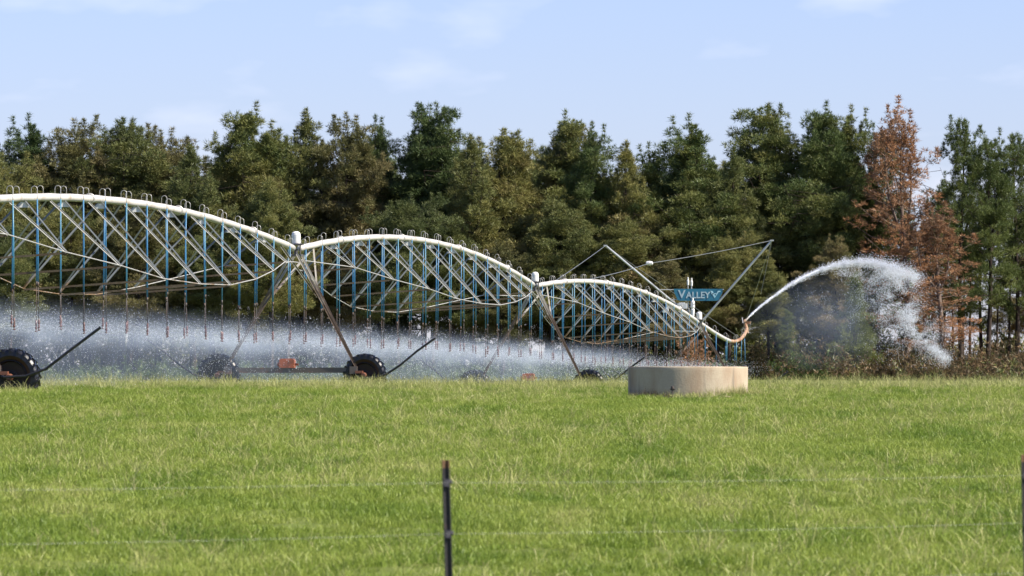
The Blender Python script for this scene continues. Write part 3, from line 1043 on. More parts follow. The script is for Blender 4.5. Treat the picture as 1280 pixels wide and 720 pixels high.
def pine(name, seed, H, Lmax, low, nbr, blob, ntuft, power, mat, bark, droop=0.0, nn=8, wid=0.036, tlen=0.31, fill=1.0, spire=1.0, fork=3):
    r = np.random.default_rng(seed)
    tb = MB()
    lean = r.uniform(-0.02, 0.02, 2)
    def tr_at(z):
        return Vector((lean[0] * z + 0.12 * math.sin(z * 0.35 + seed), lean[1] * z + 0.12 * math.cos(z * 0.3 + seed), z))
    zs = np.linspace(0, H, 14)
    tb.tube([tr_at(z) for z in zs], [max(0.03, 0.21 * (1 - z / H) ** 0.8 + 0.02) * (H / 18) for z in zs], 8)
    cents = []; rads = []; outd = []
    # several crown lobes: heights at which branches run longer on one side
    lob = [(r.uniform(0, 6.28), r.uniform(0.2, 0.9), r.uniform(0.25, 0.5)) for _ in range(5)]
    az = r.uniform(0, 6)
    for k in range(nbr):
        t = (k + r.uniform(0, 1)) / nbr
        z = H * (low + (0.985 - low) * t)
        az += 2.4 + r.normal(0, 0.35)
        prof = (1 - t) ** power * (0.72 + 0.28 * min(1, t / 0.18))
        L = Lmax * max(prof, 0.26 if spire == 1.0 else 0.12)
        for la, lt, ls in lob:
            L *= 1 + ls * math.exp(-((t - lt) / 0.12) ** 2) * math.cos(az - la)
        L *= r.uniform(0.72, 1.12)
        el = R(10) + R(52) * t ** 1.2 + r.normal(0, 0.2) - droop
        d = Vector((math.cos(az) * math.cos(el), math.sin(az) * math.cos(el), math.sin(el)))
        b0 = tr_at(z)
        mid = b0 + d * (L * 0.55) - UP * (0.05 * L)
        tip = b0 + d * L + UP * (0.10 * L)
        tb.tube([b0, mid, tip], [0.055 * (H / 18) * (1 - t * 0.6), 0.035 * (1 - t * 0.5), 0.012], 4, caps=False)
        nb = max(2, int(round(L * 2.1)))
        side = Vector((-d.y, d.x, 0)).normalized()
        for j in range(nb):
            f = 0.28 + 0.72 * (j + r.uniform(0.3, 1)) / nb
            if r.uniform() > fill: continue
            p = b0.lerp(mid, f / 0.55) if f < 0.55 else mid.lerp(tip, (f - 0.55) / 0.45)
            lat = r.normal(0, 0.30) * L * (0.35 + f * 0.65)
            c = p + side * lat - d * (abs(lat) * 0.35) + UP * r.uniform(-0.25, 0.35)
            if abs(lat) > 0.3: tb.tube([p, c], [0.02, 0.01], 3, caps=False)
            cents.append(c); rads.append(blob * r.uniform(0.65, 1.25) * (0.55 + 0.45 * min(1, L / Lmax * 1.6)))
            outd.append((d + side * (lat / (L + 0.1))).normalized())
    # side leaders: the old pines fork into several tops
    for _ in range(fork):
        a_ = r.uniform(0, 6.28); o_ = r.uniform(1.0, 2.3) * Lmax / 4.6
        s0 = tr_at(H * 0.55); e0 = tr_at(H * r.uniform(0.84, 0.965)) + Vector((math.cos(a_) * o_, math.sin(a_) * o_, 0))
        m0 = s0.lerp(e0, 0.45) + Vector((math.cos(a_), math.sin(a_), 0)) * 0.35 * o_
        tb.tube([s0, m0, e0], [0.10, 0.07, 0.02], 5, caps=False)
        for q in range(15):
            t = 0.15 + 0.85 * q / 15
            b0 = s0.lerp(m0, t / 0.45) if t < 0.45 else m0.lerp(e0, (t - 0.45) / 0.55)
            aa = q * 2.4 + a_; L = (1.75 * (1 - t) ** 0.6 + 0.3) * r.uniform(0.7, 1.15)
            d = Vector((math.cos(aa), math.sin(aa), 0.35 + t * 0.6)).normalized()
            tb.tube([b0, b0 + d * L], [0.03, 0.01], 3, caps=False)
            for f in (0.45, 0.95):
                cents.append(b0 + d * L * f); rads.append(blob * r.uniform(0.5, 0.95)); outd.append(d)
        cents.append(e0); rads.append(blob * 0.35); outd.append(UP)
        cents.append(e0 + UP * 0.35); rads.append(blob * 0.16); outd.append(UP * 2.5)
    # leader shoots: upright candles at the top and at the ends of the high limbs
    for _ in range(3):
        c = tr_at(H) + Vector((r.normal(0, 0.1), r.normal(0, 0.1), r.uniform(-0.9, 0.2)))
        cents.append(c); rads.append(blob * 0.40); outd.append(UP)
    tips = [(c_, o_) for c_, o_ in zip(cents, outd) if c_.z > H * 0.78]
    for c_, o_ in tips[::2]:
        hh = r.uniform(0.5, 1.1)
        tb.tube([c_, c_ + UP * hh], [0.02, 0.008], 3, caps=False)
        for q_ in (0.3, 0.6, 0.85, 1.05):
            cents.append(c_ + UP * hh * q_); rads.append(blob * 0.16 * (1.25 - q_ * 0.5)); outd.append(UP * 2.5)
    cents = np.array([tuple(c) for c in cents]); rads = np.array(rads); outd = np.array([tuple(c) for c in outd])
    nt_ = np.maximum(6, (1.4 * ntuft * (rads / blob) ** 2)).astype(int)
    idx = np.repeat(np.arange(len(cents)), nt_)
    n = len(idx)
    dd = r.normal(0, 1, (n, 3)); dd /= np.linalg.norm(dd, axis=1)[:, None]
    rr = rads[idx] * r.uniform(0.1, 1, n) ** 0.5
    off = dd * rr[:, None] * np.array([1.15, 1.15, 0.66])
    pos = cents[idx] + off
    dirs = dd * 0.7 + outd[idx] * 0.45 + np.array([0, 0, 0.55]) + r.normal(0, 0.15, (n, 3))
    dirs /= np.linalg.norm(dirs, axis=1)[:, None]
    v, f = tufts(pos, dirs, tlen * r.uniform(0.7, 1.35, n), nn, wid, 0.55, r)
    bt = r.uniform(0, 1, len(cents))
    hgt = np.clip(1 - (cents[:, 2] / H - low) / (1 - low), 0, 1)
    bt = np.clip(0.55 * bt + 0.45 * hgt, 0, 1)
    tint = np.repeat(bt[idx], nn * 3)
    crown = np_mesh(name + ' crown', v, f, mat, tint)
    tm = bpy.data.meshes.new(name + ' trunk'); tm.from_pydata(tb.v, [], tb.f); tm.materials.append(bark)
    tm.polygons.foreach_set('use_smooth', [True] * len(tm.polygons)); tm.update()
    return tm, crown


P = {}
P['broad'] = pine('broad', 1, 18, 4.7, 0.20, 54, 0.62, 52, 0.34, M['needles'], M['bark'])
P['broad2'] = pine('broad2', 2, 18, 4.6, 0.18, 54, 0.60, 50, 0.40, M['needles_olive'], M['bark'])
P['dense'] = pine('dense', 3, 18, 4.8, 0.14, 58, 0.62, 52, 0.40, M['needles'], M['bark'])
P['spire'] = pine('spire', 4, 18, 4.4, 0.22, 50, 0.54, 44, 0.62, M['needles_olive'], M['bark'], spire=0.6, fork=1)
P['spire2'] = pine('spire2', 5, 18, 4.3, 0.2, 52, 0.56, 46, 0.52, M['needles'], M['bark'], spire=0.6, fork=1)
P['ragged'] = pine('ragged', 6, 18, 4.5, 0.24, 44, 0.58, 46, 0.32, M['needles_brown'], M['bark'], fill=0.85)
P['open'] = pine('open', 7, 18, 3.7, 0.26, 38, 0.50, 36, 0.22, M['needles_light'], M['bark'], fork=1, fill=0.7)
P['open2'] = pine('open2', 8, 18, 3.6, 0.30, 36, 0.50, 34, 0.20, M['needles_light'], M['bark'], fork=2, fill=0.7)
P['dead'] = pine('dead', 9, 18, 3.6, 0.20, 64, 0.40, 13, 0.26, M['needles_dead'], M['bark_grey'], fork=2, fill=0.56, nn=6, wid=0.045)
P['young'] = pine('young', 10, 8, 2.2, 0.05, 60, 0.42, 26, 0.7, M['needles_light'], M['bark'], fork=0)
P['skirt'] = pine('skirt', 21, 18, 4.6, 0.36, 46, 0.62, 50, 0.36, M['needles_olive'], M['bark'])
P['skirt2'] = pine('skirt2', 22, 18, 4.8, 0.38, 42, 0.66, 46, 0.34, M['needles_olive'], M['bark'])
P['skirt3'] = pine('skirt3', 25, 18, 4.5, 0.32, 40, 0.62, 44, 0.40, M['needles_brown'], M['bark'])
P['back'] = pine('back', 23, 18, 4.2, 0.42, 44, 0.62, 50, 0.34, M['needles'], M['bark'])
P['back2'] = pine('back2', 24, 18, 4.0, 0.36, 40, 0.60, 46, 0.40, M['needles_olive'], M['bark'])
P['bare'] = pine('bare', 12, 18, 1.9, 0.60, 26, 0.45, 22, 0.5, M['needles'], M['bark'], fork=0, fill=0.8)

ORD = ['first', 'second', 'third', 'fourth', 'fifth', 'sixth', 'seventh', 'eighth', 'ninth', 'tenth', 'eleventh', 'twelfth', 'thirteenth',
       'fourteenth', 'fifteenth', 'sixteenth', 'seventeenth', 'eighteenth', 'nineteenth', 'twentieth', 'twenty-first', 'twenty-second',
       'twenty-third', 'twenty-fourth', 'twenty-fifth', 'twenty-sixth', 'twenty-seventh', 'twenty-eighth', 'twenty-ninth', 'thirtieth',
       'thirty-first', 'thirty-second', 'thirty-third', 'thirty-fourth', 'thirty-fifth']


WIDEN = {'skirt': 1.15, 'skirt2': 1.15, 'skirt3': 1.15, 'back': 1.1, 'back2': 1.1, 'broad': 1.15, 'broad2': 1.2, 'dense': 1.15, 'spire': 1.2, 'spire2': 1.15, 'ragged': 1.2, 'open': 0.95, 'open2': 0.95, 'dead': 1.0}


def plant(kind, px, topy, D, wide, label, group, name='pine_tree', cat='pine tree', H0=18.0, rot=None, rx=0.0):
    X = (px - 640) / F * D
    gz = float(ground_z(X, D)) - 0.1
    H = (HY - topy) / F * D - gz
    s = H / (H0 * 1.045)
    root = empty(name, (X, D, gz))
    root.rotation_euler = (rx, 0, rot if rot is not None else random.uniform(0, 6.28))
    root.scale = (s * wide * WIDEN.get(kind, 1.0), s * wide * WIDEN.get(kind, 1.0), s)
    tag(root, label, cat, group)
    tm, cm = P[kind]
    for nm, md in (('trunk', tm), ('crown', cm)):
        o = bpy.data.objects.new(nm, md); COL.objects.link(o); o.parent = root
    return root


front = [  # kind, px, top row, width, what tells it apart
    ('broad2', -14, 188, 1.0, 'olive green pine cut by the left edge of the view'),
    ('spire2', 44, 160, 1.0, 'dark pine with a separate bushy tip at the left end of the tree line'),
    ('ragged', 104, 158, 1.0, 'loose topped olive pine'),
    ('broad2', 152, 155, 1.05, 'olive pine with a flat ragged top'),
    ('ragged', 200, 168, 1.0, 'rounded brownish olive pine'),
    ('spire', 240, 182, 1.0, 'low olive pine in the dip before the tall rounded pine'),
    ('dense', 309, 142, 1.05, 'tall wide dark pine with a rounded double top'),
    ('spire', 379, 138, 0.95, 'olive pine with the thin tall spire'),
    ('ragged', 434, 154, 0.9, 'sparse pine with a forked open top'),
    ('spire2', 470, 162, 0.9, 'narrow dark pine left of the tall block topped pine'),
    ('broad', 531, 140, 0.95, 'tall dark pine with a broad block shaped top'),
    ('spire', 590, 170, 0.95, 'lower dark pine right of the block topped pine'),
    ('broad2', 640, 168, 1.0, 'wide olive pine with a low pointed top'),
    ('dense', 705, 151, 0.95, 'tall dark pine with a knobbly top near the middle of the line'),
    ('spire2', 737, 170, 0.9, 'narrow green pine just right of the knobbly topped pine'),
    ('spire', 778, 178, 0.95, 'pointed green pine before the dip in the line'),
    ('spire2', 818, 194, 0.95, 'lowest dark pine standing in the dip of the line'),
    ('spire2', 871, 160, 1.1, 'dark pine with three pointed tips'),
    ('spire', 912, 186, 0.85, 'short dark pine leaning on the biggest crown'),
    ('broad', 972, 141, 1.0, 'left one of the two biggest dark pines'),
    ('dense', 1022, 141, 1.0, 'biggest dark pine beside the dead brown tree'),
    ('spire2', 1058, 150, 0.85, 'narrow dark pine at the right side of the biggest crown'),
    ('open2', 1098, 170, 0.8, 'thin pine with sparse tips left of the dead brown tree'),
    ('open', 1200, 156, 0.95, 'slender open pine right of the dead brown tree'),
    ('open2', 1236, 176, 1.0, 'light green open pine with bare lower trunk'),
    ('open', 1272, 174, 1.0, 'yellow green open pine at the right edge'),
    ('open2', 1310, 180, 1.0, 'open pine beyond the right edge of the view'),
    ('broad2', -75, 165, 1.0, 'olive pine beyond the left edge of the view'),
]
random.seed(21)
for k, (kd, px, ty, wd, lab) in enumerate(front):
    D = 448 + random.uniform(-4, 4) + (4 if kd in ('ragged',) else 0)
    plant(kd, px, ty, D, wd, lab, 'pines in the tree line behind the irrigator')
tag(plant('dead', 1133, 146, 446, 1.2, 'dead brown pine with rusty needles and bare grey branches', None), cat='pine tree')
plant('dead', 1176, 268, 441, 1.8, 'lower dead brown pine between the tall dead pine and the open pines', None)
plant('young', 1068, 352, 436, 1.15, 'young green pine with branches down to the ground behind the water jet', None, H0=8.0)
plant('young', 985, 395, 440, 1.1, 'small young pine right of the end gun in front of the dark trunks', None, H0=8.0)
# front skirt of half height trees that fill under the crowns on the left
skirt = [(14, 290, 'skirt'), (88, 262, 'skirt2'), (170, 245, 'skirt3'), (262, 300, 'skirt2'), (338, 236, 'skirt'), (425, 300, 'skirt3'), (498, 255, 'skirt2'),
         (566, 282, 'skirt'), (628, 305, 'skirt3'), (690, 258, 'skirt'), (765, 285, 'skirt2'), (835, 322, 'skirt3'), (898, 300, 'skirt2'), (960, 330, 'skirt'), (1046, 300, 'skirt3')]
for k, (px, ty, kd) in enumerate(skirt):
    plant(kd, px, ty, 440 + random.uniform(-3, 3), random.uniform(1.0, 1.3), '%s from the left of the lower olive pines in front of the tall ones' % ORD[k].capitalize(),
          'lower pines along the front of the tree line')
# back row: dark stems and crowns seen through the gaps
for k in range(26):
    px = -60 + k * 54 + random.uniform(-12, 12)
    kd = random.choice(['open', 'open2', 'ragged']) if px > 1080 else random.choice(['back', 'back2'])
    ty = random.uniform(182, 218) if px < 1080 else random.uniform(215, 270)
    plant(kd, px, ty, 466 + random.uniform(-5, 8), 1.0, '%s from the left of the shaded pines in the back row' % ORD[k].capitalize(),
          'shaded pines of the back row')
for k, px in enumerate([1155, 1190, 1214, 1247, 1262, 1168, 1205]):
    plant('bare', px, 250 + (k * 37) % 60, 452 + (k * 7) % 9, 0.8,
          'thin bare stemmed dark pine with a small top at the right end', 'thin bare stemmed pines at the right')

# bracken and dry undergrowth under the trees
def mass(name, mat, n, x0, x1, y0, y1, hfun, tl, wid, seed, nn=5):
    r = np.random.default_rng(seed)
    x = r.uniform(x0, x1, n); y = r.uniform(y0, y1, n)
    h = np.array([hfun(a, b) for a, b in zip(x, y)])
    k = h > 0.05; x, y, h = x[k], y[k], h[k]; n = len(x)
    z = ground_z(x, y) + h * r.uniform(0, 1, n) ** 0.8
    c = np.stack([x, y, z], 1)
    d = r.normal(0, 0.5, (n, 3)) + np.array([0, 0, 0.6]); d /= np.linalg.norm(d, axis=1)[:, None]
    v, f = tufts(c, d, np.full(n, tl), nn, wid, 0.5, r)
    tint = np.repeat(np.clip(r.normal(0.5, 0.25, n), 0, 1), nn * 3)
    return link(name, np_mesh(name, v, f, mat, tint))


def bh(x, y):
    v = mnoise.noise(Vector((x * 0.35, y * 0.2, 1.0))) + 0.5 * mnoise.noise(Vector((x * 1.1, y * 0.5, 4.0)))
    return max(0.0, 0.75 + 1.3 * v) * (1.9 if x > 18 else 1.0)




def uh(x, y):
    v = mnoise.noise(Vector((x * 0.22, 9.0, 1.0))) + 0.5 * mnoise.noise(Vector((x * 0.9, y * 0.5, 7.0)))
    return max(0.0, (4.2 if x < 17 else 3.0) + 5.0 * v)


tag(mass('understorey', M['needles'], 26000, -48, 50, 470, 480, uh, 0.6, 0.12, 15, 6), kind='stuff')
tag(mass('undergrowth', M['bracken'], 15000, 17, 50, 426, 462, bh, 0.42, 0.06, 5), kind='stuff')
tag(mass('undergrowth', M['shrub'], 16000, -48, 22, 428, 462, bh, 0.42, 0.06, 6), kind='stuff')
tag(mass('undergrowth', M['needles'], 6000, 18, 50, 428, 455, lambda a, b: max(0.0, 3.2 * mnoise.noise(Vector((a * 0.45, b * 0.2, 3.0)))), 0.42, 0.06, 8), kind='stuff')

# shrubs in front of the trees
def shrub(px, D, w, h, label, mat=None, seed=0):
    X = (px - 640) / F * D; gz = float(ground_z(X, D))
    r = np.random.default_rng(seed + 50)
    n = 700
    d = r.normal(0, 1, (n, 3)); d /= np.linalg.norm(d, axis=1)[:, None]; d[:, 2] = np.abs(d[:, 2])
    lump = 1 + 0.25 * np.sin(d[:, 0] * 5 + seed) * np.cos(d[:, 1] * 4)
    c = d * (r.uniform(0.2, 1, n) ** 0.4 * lump)[:, None] * np.array([w / 2, w / 2, h])
    v, f = tufts(c, d + np.array([0, 0, 0.4]), np.full(n, 0.28), 5, 0.06, 0.5, r)
    root = empty('shrub', (X, D, gz)); tag(root, label, 'shrub', 'shrubs along the foot of the tree line')
    o = link('foliage', np_mesh('shrub foliage', v, f, mat or M['shrub'], np.repeat(r.uniform(0, 1, n), 15))); o.parent = root
    mb = MB()
    for k in range(5):
        a = k * 1.3
        mb.tube([(0, 0, 0), (math.cos(a) * w * 0.2, math.sin(a) * w * 0.2, h * 0.6)], [0.04, 0.015], 4)
    s = mb.build('stem', M['bark']); s.parent = root


shrub(1000, 430, 4.4, 1.4, 'wide low green shrub at the grass edge right of the trough', None, 1)
shrub(965, 433, 2.2, 1.0, 'small green shrub just right of the trough at the grass edge', None, 2)
shrub(1105, 428, 1.6, 0.8, 'small brown shrub at the grass edge under the falling jet spray', M['bracken'], 3)
shrub(865, 425, 2.6, 3.0, 'orange brown dry bush seen behind the hoses above the trough', M['needles_dead'], 4)
shrub(945, 428, 1.6, 2.6, 'brown dry bush seen just right of the last hoses', M['bracken'], 5)

# dry weeds round the foot of the trough
r = np.random.default_rng(77)
def weeds(px, D, w, h, n, label, mat):
    X = (px - 640) / F * D; gz = float(ground_z(X, D))
    c = np.stack([r.normal(0, w / 2.6, n), r.normal(0, 0.12, n), r.uniform(0, 0.04, n)], 1)
    d = r.normal(0, 0.35, (n, 3)) + np.array([0, 0, 1.0]); d /= np.linalg.norm(d, axis=1)[:, None]
    v, f = tufts(c, d, h * r.uniform(0.4, 1, n), 4, 0.008, 0.25, r)
    o = link('weed_clump', np_mesh('weed_clump', v, f, mat, np.repeat(r.uniform(0, 1, n), 12)), None, (X, D, gz))
    tag(o, label, 'weeds')
weeds(925, 133.7, 0.75, 0.32, 300, 'thick dry straw coloured weeds against the right foot of the trough', M['straw'])
weeds(812, 133.3, 0.6, 0.24, 150, 'thin dry weeds at the left front foot of the trough', M['bracken'])
weeds(872, 133.3, 1.0, 0.16, 170, 'short pale weeds along the middle front of the trough', M['straw'])

# ------------------------------------------------------------------ water
def bits(name, pos, size, elong=None):
    """small faceted drops (stretched tetrahedra)"""
    n = len(pos)
    t = np.array([[1, 1, 1], [1, -1, -1], [-1, 1, -1], [-1, -1, 1]]) / 1.732
    r_ = np.random.default_rng(3)
    q = r_.normal(0, 1, (n, 3, 3))
    # random rotations by gram-schmidt
    a = q[:, 0] / np.linalg.norm(q[:, 0], axis=1)[:, None]
    b = q[:, 1] - (q[:, 1] * a).sum(1)[:, None] * a; b /= np.linalg.norm(b, axis=1)[:, None]
    c = np.cross(a, b)
    Rm = np.stack([a, b, c], 1)
    v = np.einsum('kj,njl->nkl', t, Rm) * size[:, None, None]
    if elong is not None:
        v = v + elong[:, None, :] * (np.array([0, 0.33, 0.66, 1.0])[None, :, None])
    v = v + pos[:, None, :]
    tri = np.array([[0, 1, 2], [0, 3, 1], [0, 2, 3], [1, 3, 2]])
    f = (np.arange(n) * 4)[:, None, None] + tri[None]
    return np_mesh(name, v.reshape(-1, 3), f.reshape(-1, 3), M['water'])


r = np.random.default_rng(9)
PP = []; SS = []; EE = []
ltn = np.array(LT); axn = np.array(AX)
for nz in NOZZ:
    D = nz.y
    n = int(560 * (0.7 if D < 170 else 1.0))
    a = r.uniform(0, 2 * np.pi, n)
    v0 = r.normal(6.0, 1.4, n) ; el = r.normal(0.24, 0.16, n)
    tt = r.uniform(0, 1, n) ** 1.4 * 0.72
    drag = (1 - np.exp(-2.6 * tt)) / 2.6
    vx = np.cos(a) * v0 * np.cos(el) * drag; vy = np.sin(a) * v0 * np.cos(el) * drag
    vz = v0 * np.sin(el) * drag - 4.4 * tt ** 2
    # the breeze carries the spray to the left of the machine
    drift = -1.6 * tt
    p = np.array(nz)[None] + (vx * 0.75 + drift)[:, None] * ltn + vy[:, None] * axn
    p[:, 2] += vz + r.normal(0, 0.07, n)
    # keep the right-hand side thinner
    lat = (p - np.array(nz)) @ ltn
    k = (lat < 0.7) | (r.uniform(0, 1, n) < 0.25)
    k &= p[:, 2] > ground_z(p[:, 0], p[:, 1])
    p = p[k]
    PP.append(p); n = len(p)
    big = r.uniform(0, 1, n) < 0.004
    s = r.uniform(0.003, 0.0072, n) * (D / 170) ** 0.6
    s[big] *= 3.5
    SS.append(s)
    EE.append(np.stack([r.normal(0, 0.012, n), r.normal(0, 0.012, n), -r.uniform(0.0, 0.05, n) * (tt[k] + 0.1)], 1))
# upward fine spray puffs
for nz in NOZZ:
    n = 260
    p = np.array(nz)[None] + r.normal(-0.8, 1.2, n)[:, None] * ltn + r.normal(0, 1.2, n)[:, None] * axn
    p[:, 2] += np.abs(r.normal(0.02, 0.24, n))
    PP.append(p); SS.append(r.uniform(0.004, 0.009, n)); EE.append(r.normal(0, 0.006, (n, 3)))
pos = np.concatenate(PP); sz = np.concatenate(SS); el = np.concatenate(EE)
tag(link('water_spray', bits('water_spray', pos, sz, el)), kind='stuff')

# the end gun's jet
jet_px = [(935.5, 397, 287), (948, 385, 287.6), (965, 372, 288.5), (985, 357.5, 289.5), (1005, 346, 290.5), (1025, 337, 291.5), (1045, 330.5, 292.5),
          (1065, 327, 293.5), (1085, 326, 294.5), (1105, 330, 295.5), (1125, 336, 296.5), (1146, 346, 297.5)]
jp = [at(*q) for q in jet_px]
mb = MB()
dense = []
for i in range(6):
    for k in range(8): dense.append(jp[i].lerp(jp[i + 1], k / 8))
rj = random.Random(4)
mb.tube([p + Vector((0, 0, rj.gauss(0, 0.008))) for p in dense], [(0.03 + 0.03 * i / len(dense)) * rj.uniform(0.6, 1.15) * min(1.0, (len(dense) - i + 2) / 16) for i in range(len(dense))], 7)
core = mb.build('water_jet', M['water'], None, jp[0], smooth=True)
tag(core, kind='stuff')


def jet_at(u):
    i = min(int(u), len(jp) - 2); return np.array(jp[i].lerp(jp[i + 1], u - i))


PP = []; SS = []; EE = []
n = 34000
u = r.uniform(0, 1, n) ** 0.8 * (len(jp) - 1.001)
cl = np.array([mnoise.noise(Vector((a * 2.3, 0.5, 0))) for a in u])
u2 = np.clip(u + cl * 0.35, 0, len(jp) - 1.001)
c = np.array([jet_at(a) for a in u2])
sd = 0.010 + 0.003 * u + 0.0011 * u ** 2
off = r.standard_t(4, (n, 3)).clip(-5, 5) * sd[:, None] * 0.85
fall = np.abs(r.normal(0, 1, n)) * (u / 11) ** 2.2 * 0.17
c = c + off; c[:, 2] -= fall
PP.append(c); SS.append(r.uniform(0.007, 0.017, n)); EE.append(r.normal(0, 0.02, (n, 3)))
# water torn off the jet: a falling curtain made of clumps
lobes = [((1108, 338), (1146, 346), 6, 5500), ((1095, 342), (1125, 352), 9, 3500), ((1112, 366), (1146, 388), 8, 5000), ((1122, 352), (1128, 372), 9, 1800),
         ((1128, 392), (1150, 404), 9, 2600), ((1140, 408), (1166, 426), 8, 3800), ((1160, 424), (1188, 452), 7.0, 6500), ((1118, 348), (1170, 428), 22, 8500), ((1095, 342), (1145, 410), 30, 7500), ((1080, 340), (1120, 400), 18, 2800),
         ((1040, 336), (1100, 350), 7, 2200), ((1110, 390), (1160, 430), 16, 2600), ((1070, 370), (1140, 430), 28, 2800), ((1000, 360), (1090, 400), 20, 900)]
for (a, b, sp_, nn_) in lobes:
    nn_ = int(nn_ * 1.25)
    w = r.uniform(0, 1, nn_)
    D = r.uniform(288, 299, nn_)
    wob = np.array([mnoise.noise(Vector((q * 6, a[0] * 0.1, 0))) for q in w]) * sp_ * 0.5
    sc_ = r.standard_t(3, nn_) * sp_ * 0.5; px = a[0] + (b[0] - a[0]) * w + sc_ * 0.7 - np.abs(r.normal(0, 1, nn_)) * sp_ * 0.25
    py = a[1] + (b[1] - a[1]) * w + r.standard_t(3, nn_) * sp_ * 0.45 + wob + np.abs(sc_) * 0.3
    D0 = 296.0
    p = np.stack([(px - 640) / F * D0, D0 + r.normal(0, 1.2, nn_), (HY - py) / F * D0], 1)
    # break the cloud up
    cn = np.array([mnoise.noise(Vector((q[0] * 1.5, q[1] * 0.2, q[2] * 1.5))) + 0.6 * mnoise.noise(Vector((q[0] * 4, 0, q[2] * 4))) for q in p])
    k = (cn + r.uniform(-0.45, 0.45, nn_) > 0.0) & (py > 318 + np.abs(px - 1075) * 0.22) & (px < 1196) & (py < 462)
    p = p[k]
    PP.append(p); SS.append(r.uniform(0.004, 0.0118, len(p))); EE.append(np.stack([r.uniform(0, 0.02, len(p)), np.zeros(len(p)), -r.uniform(0, 0.05, len(p))], 1))
pos = np.concatenate(PP); sz = np.concatenate(SS); el = np.concatenate(EE)
tag(link('jet_spray', bits('jet_spray', pos, sz, el)), kind='stuff')


# fine mist that hangs left of and under the machine, one closed body of air per machine
def mist_body(name, lat0, lat1, s0, s1, z0f, ztop, mat, ns=40):
    o0 = T[1]
    mb = MB(); rows = []
    for k in range(ns + 1):
        s = s0 + (s1 - s0) * k / ns
        c = o0 + AX * s
        ring = []
        for (l, zf) in ((lat0, 0), (lat0, 0.45), (lat0 * 0.72, 0.82), (lat0 * 0.3, 1.0), (lat1 * 0.3, 1.0), (lat1, 0.75), (lat1, 0)):
            p = c + LT * (l + 0.25 * math.sin(s * 0.9 + l))
            g_ = float(ground_z(p.x, p.y)) + z0f
            p.z = g_ + (ztop - g_ + 0.10 * math.sin(s * 0.7 + l) + 0.06 * math.sin(s * 2.3)) * zf
            ring.append(p)
        rows.append(ring)
    vs = [p for ring in rows for p in ring]; nr = 7
    fs = []
    for k in range(ns):
        for j in range(nr):
            j2 = (j + 1) % nr
            fs.append((k * nr + j, k * nr + j2, (k + 1) * nr + j2, (k + 1) * nr + j))
    fs.append(tuple(range(nr - 1, -1, -1))); fs.append(tuple(range(ns * nr, ns * nr + nr)))
    mb.add(vs, fs)
    return tag(mb.build(name, mat, None, o0), kind='stuff')


mist_body('mist', -5.5, 0.6, -42, 78, -0.1, 2.75, mist_mat('fine mist', 0.0105, 0.037, 1.88, 0.28, 0.6, 0.38, 0.62, (1, 0.30, 1.1)))

# faint drift of spray below the jet
mb = MB(); jc = at(1030, 400, 293)
vs = []
for z in np.linspace(0, 1, 7):
    for k in range(12):
        a = 2 * math.pi * k / 12
        rr = 1.0 * math.sin(math.pi * (0.12 + 0.8 * z)) + 0.1 * math.sin(k * 2.1 + z * 5)
        vs.append(jc + Vector((math.cos(a) * 3.6 * rr, math.sin(a) * 4.5 * rr, -2.3 + z * 4.6)))
fs = [(i * 12 + k, i * 12 + (k + 1) % 12, (i + 1) * 12 + (k + 1) % 12, (i + 1) * 12 + k) for i in range(6) for k in range(12)]
fs += [tuple(range(11, -1, -1)), tuple(range(72, 84))]
mb.add(vs, fs)
tag(mb.build('mist', mist_mat('jet mist', 0.032, 0.0, 50, 10, 0.6, 0.36, 0.62, (1, 0.6, 0.6), radial=(1 / 4.1, 1 / 5.0, 1 / 2.7)), None, jc), kind='stuff')

# ------------------------------------------------------------------ light and sky
SUN_EL, SUN_AZ = R(44), R(107)       # azimuth clockwise from +Y (the view direction): behind and to the right
sd = Vector((math.sin(SUN_AZ) * math.cos(SUN_EL), math.cos(SUN_AZ) * math.cos(SUN_EL), math.sin(SUN_EL)))
L = bpy.data.lights.new('sun', 'SUN'); L.energy = 5.0; L.angle = R(0.53); L.color = (1.0, 0.92, 0.79)
lo = bpy.data.objects.new('sun', L); COL.objects.link(lo)
lo.rotation_euler = (-sd).to_track_quat('-Z', 'Y').to_euler()
lo.location = (50, -50, 80)

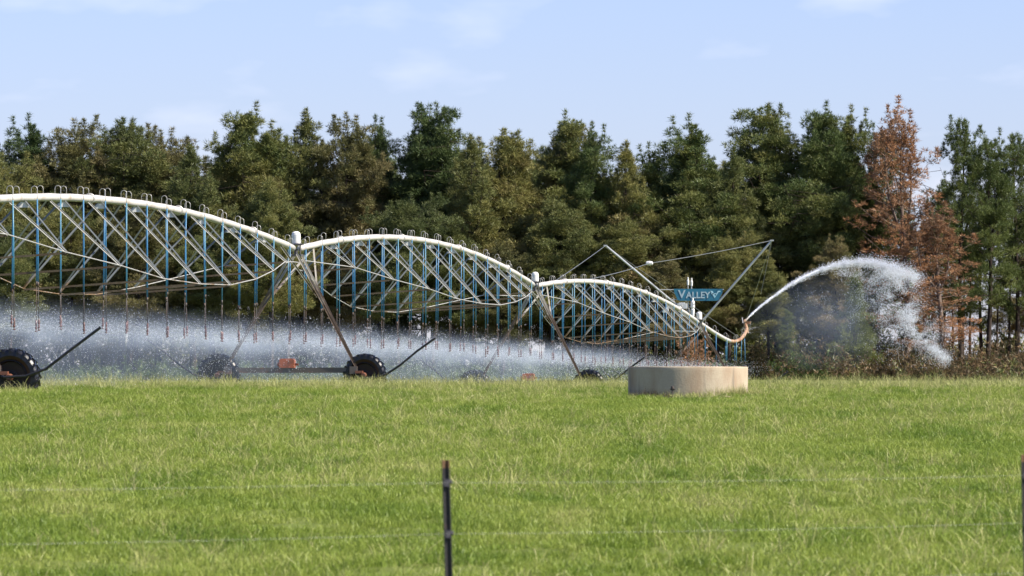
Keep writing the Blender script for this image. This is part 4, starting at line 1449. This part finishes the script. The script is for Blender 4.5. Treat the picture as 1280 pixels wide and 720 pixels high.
w = bpy.data.worlds.new('World'); scene.world = w; w.use_nodes = True
nt = w.node_tree; nt.nodes.clear()
o = nt.nodes.new('ShaderNodeOutputWorld'); bg = nt.nodes.new('ShaderNodeBackground')
sk = nt.nodes.new('ShaderNodeTexSky'); sk.sky_type = 'NISHITA'; sk.sun_disc = False
sk.sun_elevation = SUN_EL; sk.sun_rotation = SUN_AZ; sk.altitude = 100; sk.air_density = 1.0; sk.dust_density = 0.4; sk.ozone_density = 3.0
tc = nt.nodes.new('ShaderNodeTexCoord')
mp = nt.nodes.new('ShaderNodeMapping'); mp.inputs['Scale'].default_value = (28, 28, 75)
nt.links.new(tc.outputs['Generated'], mp.inputs['Vector'])
nz = nt.nodes.new('ShaderNodeTexNoise'); nz.inputs['Scale'].default_value = 1.0; nz.inputs['Detail'].default_value = 4; nz.inputs['Roughness'].default_value = 0.5
nt.links.new(mp.outputs[0], nz.inputs['Vector'])
cr = ramp(nt, nz.outputs['Fac'], [(0.55, (0, 0, 0)), (0.75, (0.30, 0.30, 0.30))])
tint = mixc(nt, 1.0, sk.outputs[0], (0.81, 0.81, 1.14), 'MULTIPLY')
cl = mixc(nt, cr.outputs['Color'], tint, (8.2, 8.1, 9.0))
nt.links.new(cl, bg.inputs['Color']); bg.inputs['Strength'].default_value = 0.0735
nt.links.new(bg.outputs[0], o.inputs['Surface'])

# ------------------------------------------------------------------ camera
cam = bpy.data.cameras.new('camera'); co = bpy.data.objects.new('camera', cam); COL.objects.link(co)
cam.sensor_width = 36; cam.lens = F / 1280 * 36
co.location = (0, 0, 0)
co.rotation_euler = (R(90) + math.atan((HY - 360) / F), 0, 0)
cam.clip_start = 0.5; cam.clip_end = 20000
cam.dof.use_dof = True; cam.dof.focus_distance = 250; cam.dof.aperture_fstop = 11.0
scene.camera = co

vs_ = scene.view_settings
vs_.view_transform = 'Standard'; vs_.look = 'None'; vs_.exposure = 1.08; vs_.gamma = 1.0; vs_.use_curve_mapping = False
cy = scene.cycles
cy.use_denoising = True
cy.volume_step_rate = 0.4; cy.volume_max_steps = 64
cy.max_bounces = 6; cy.diffuse_bounces = 3; cy.glossy_bounces = 2; cy.transmission_bounces = 4; cy.volume_bounces = 1; cy.transparent_max_bounces = 6
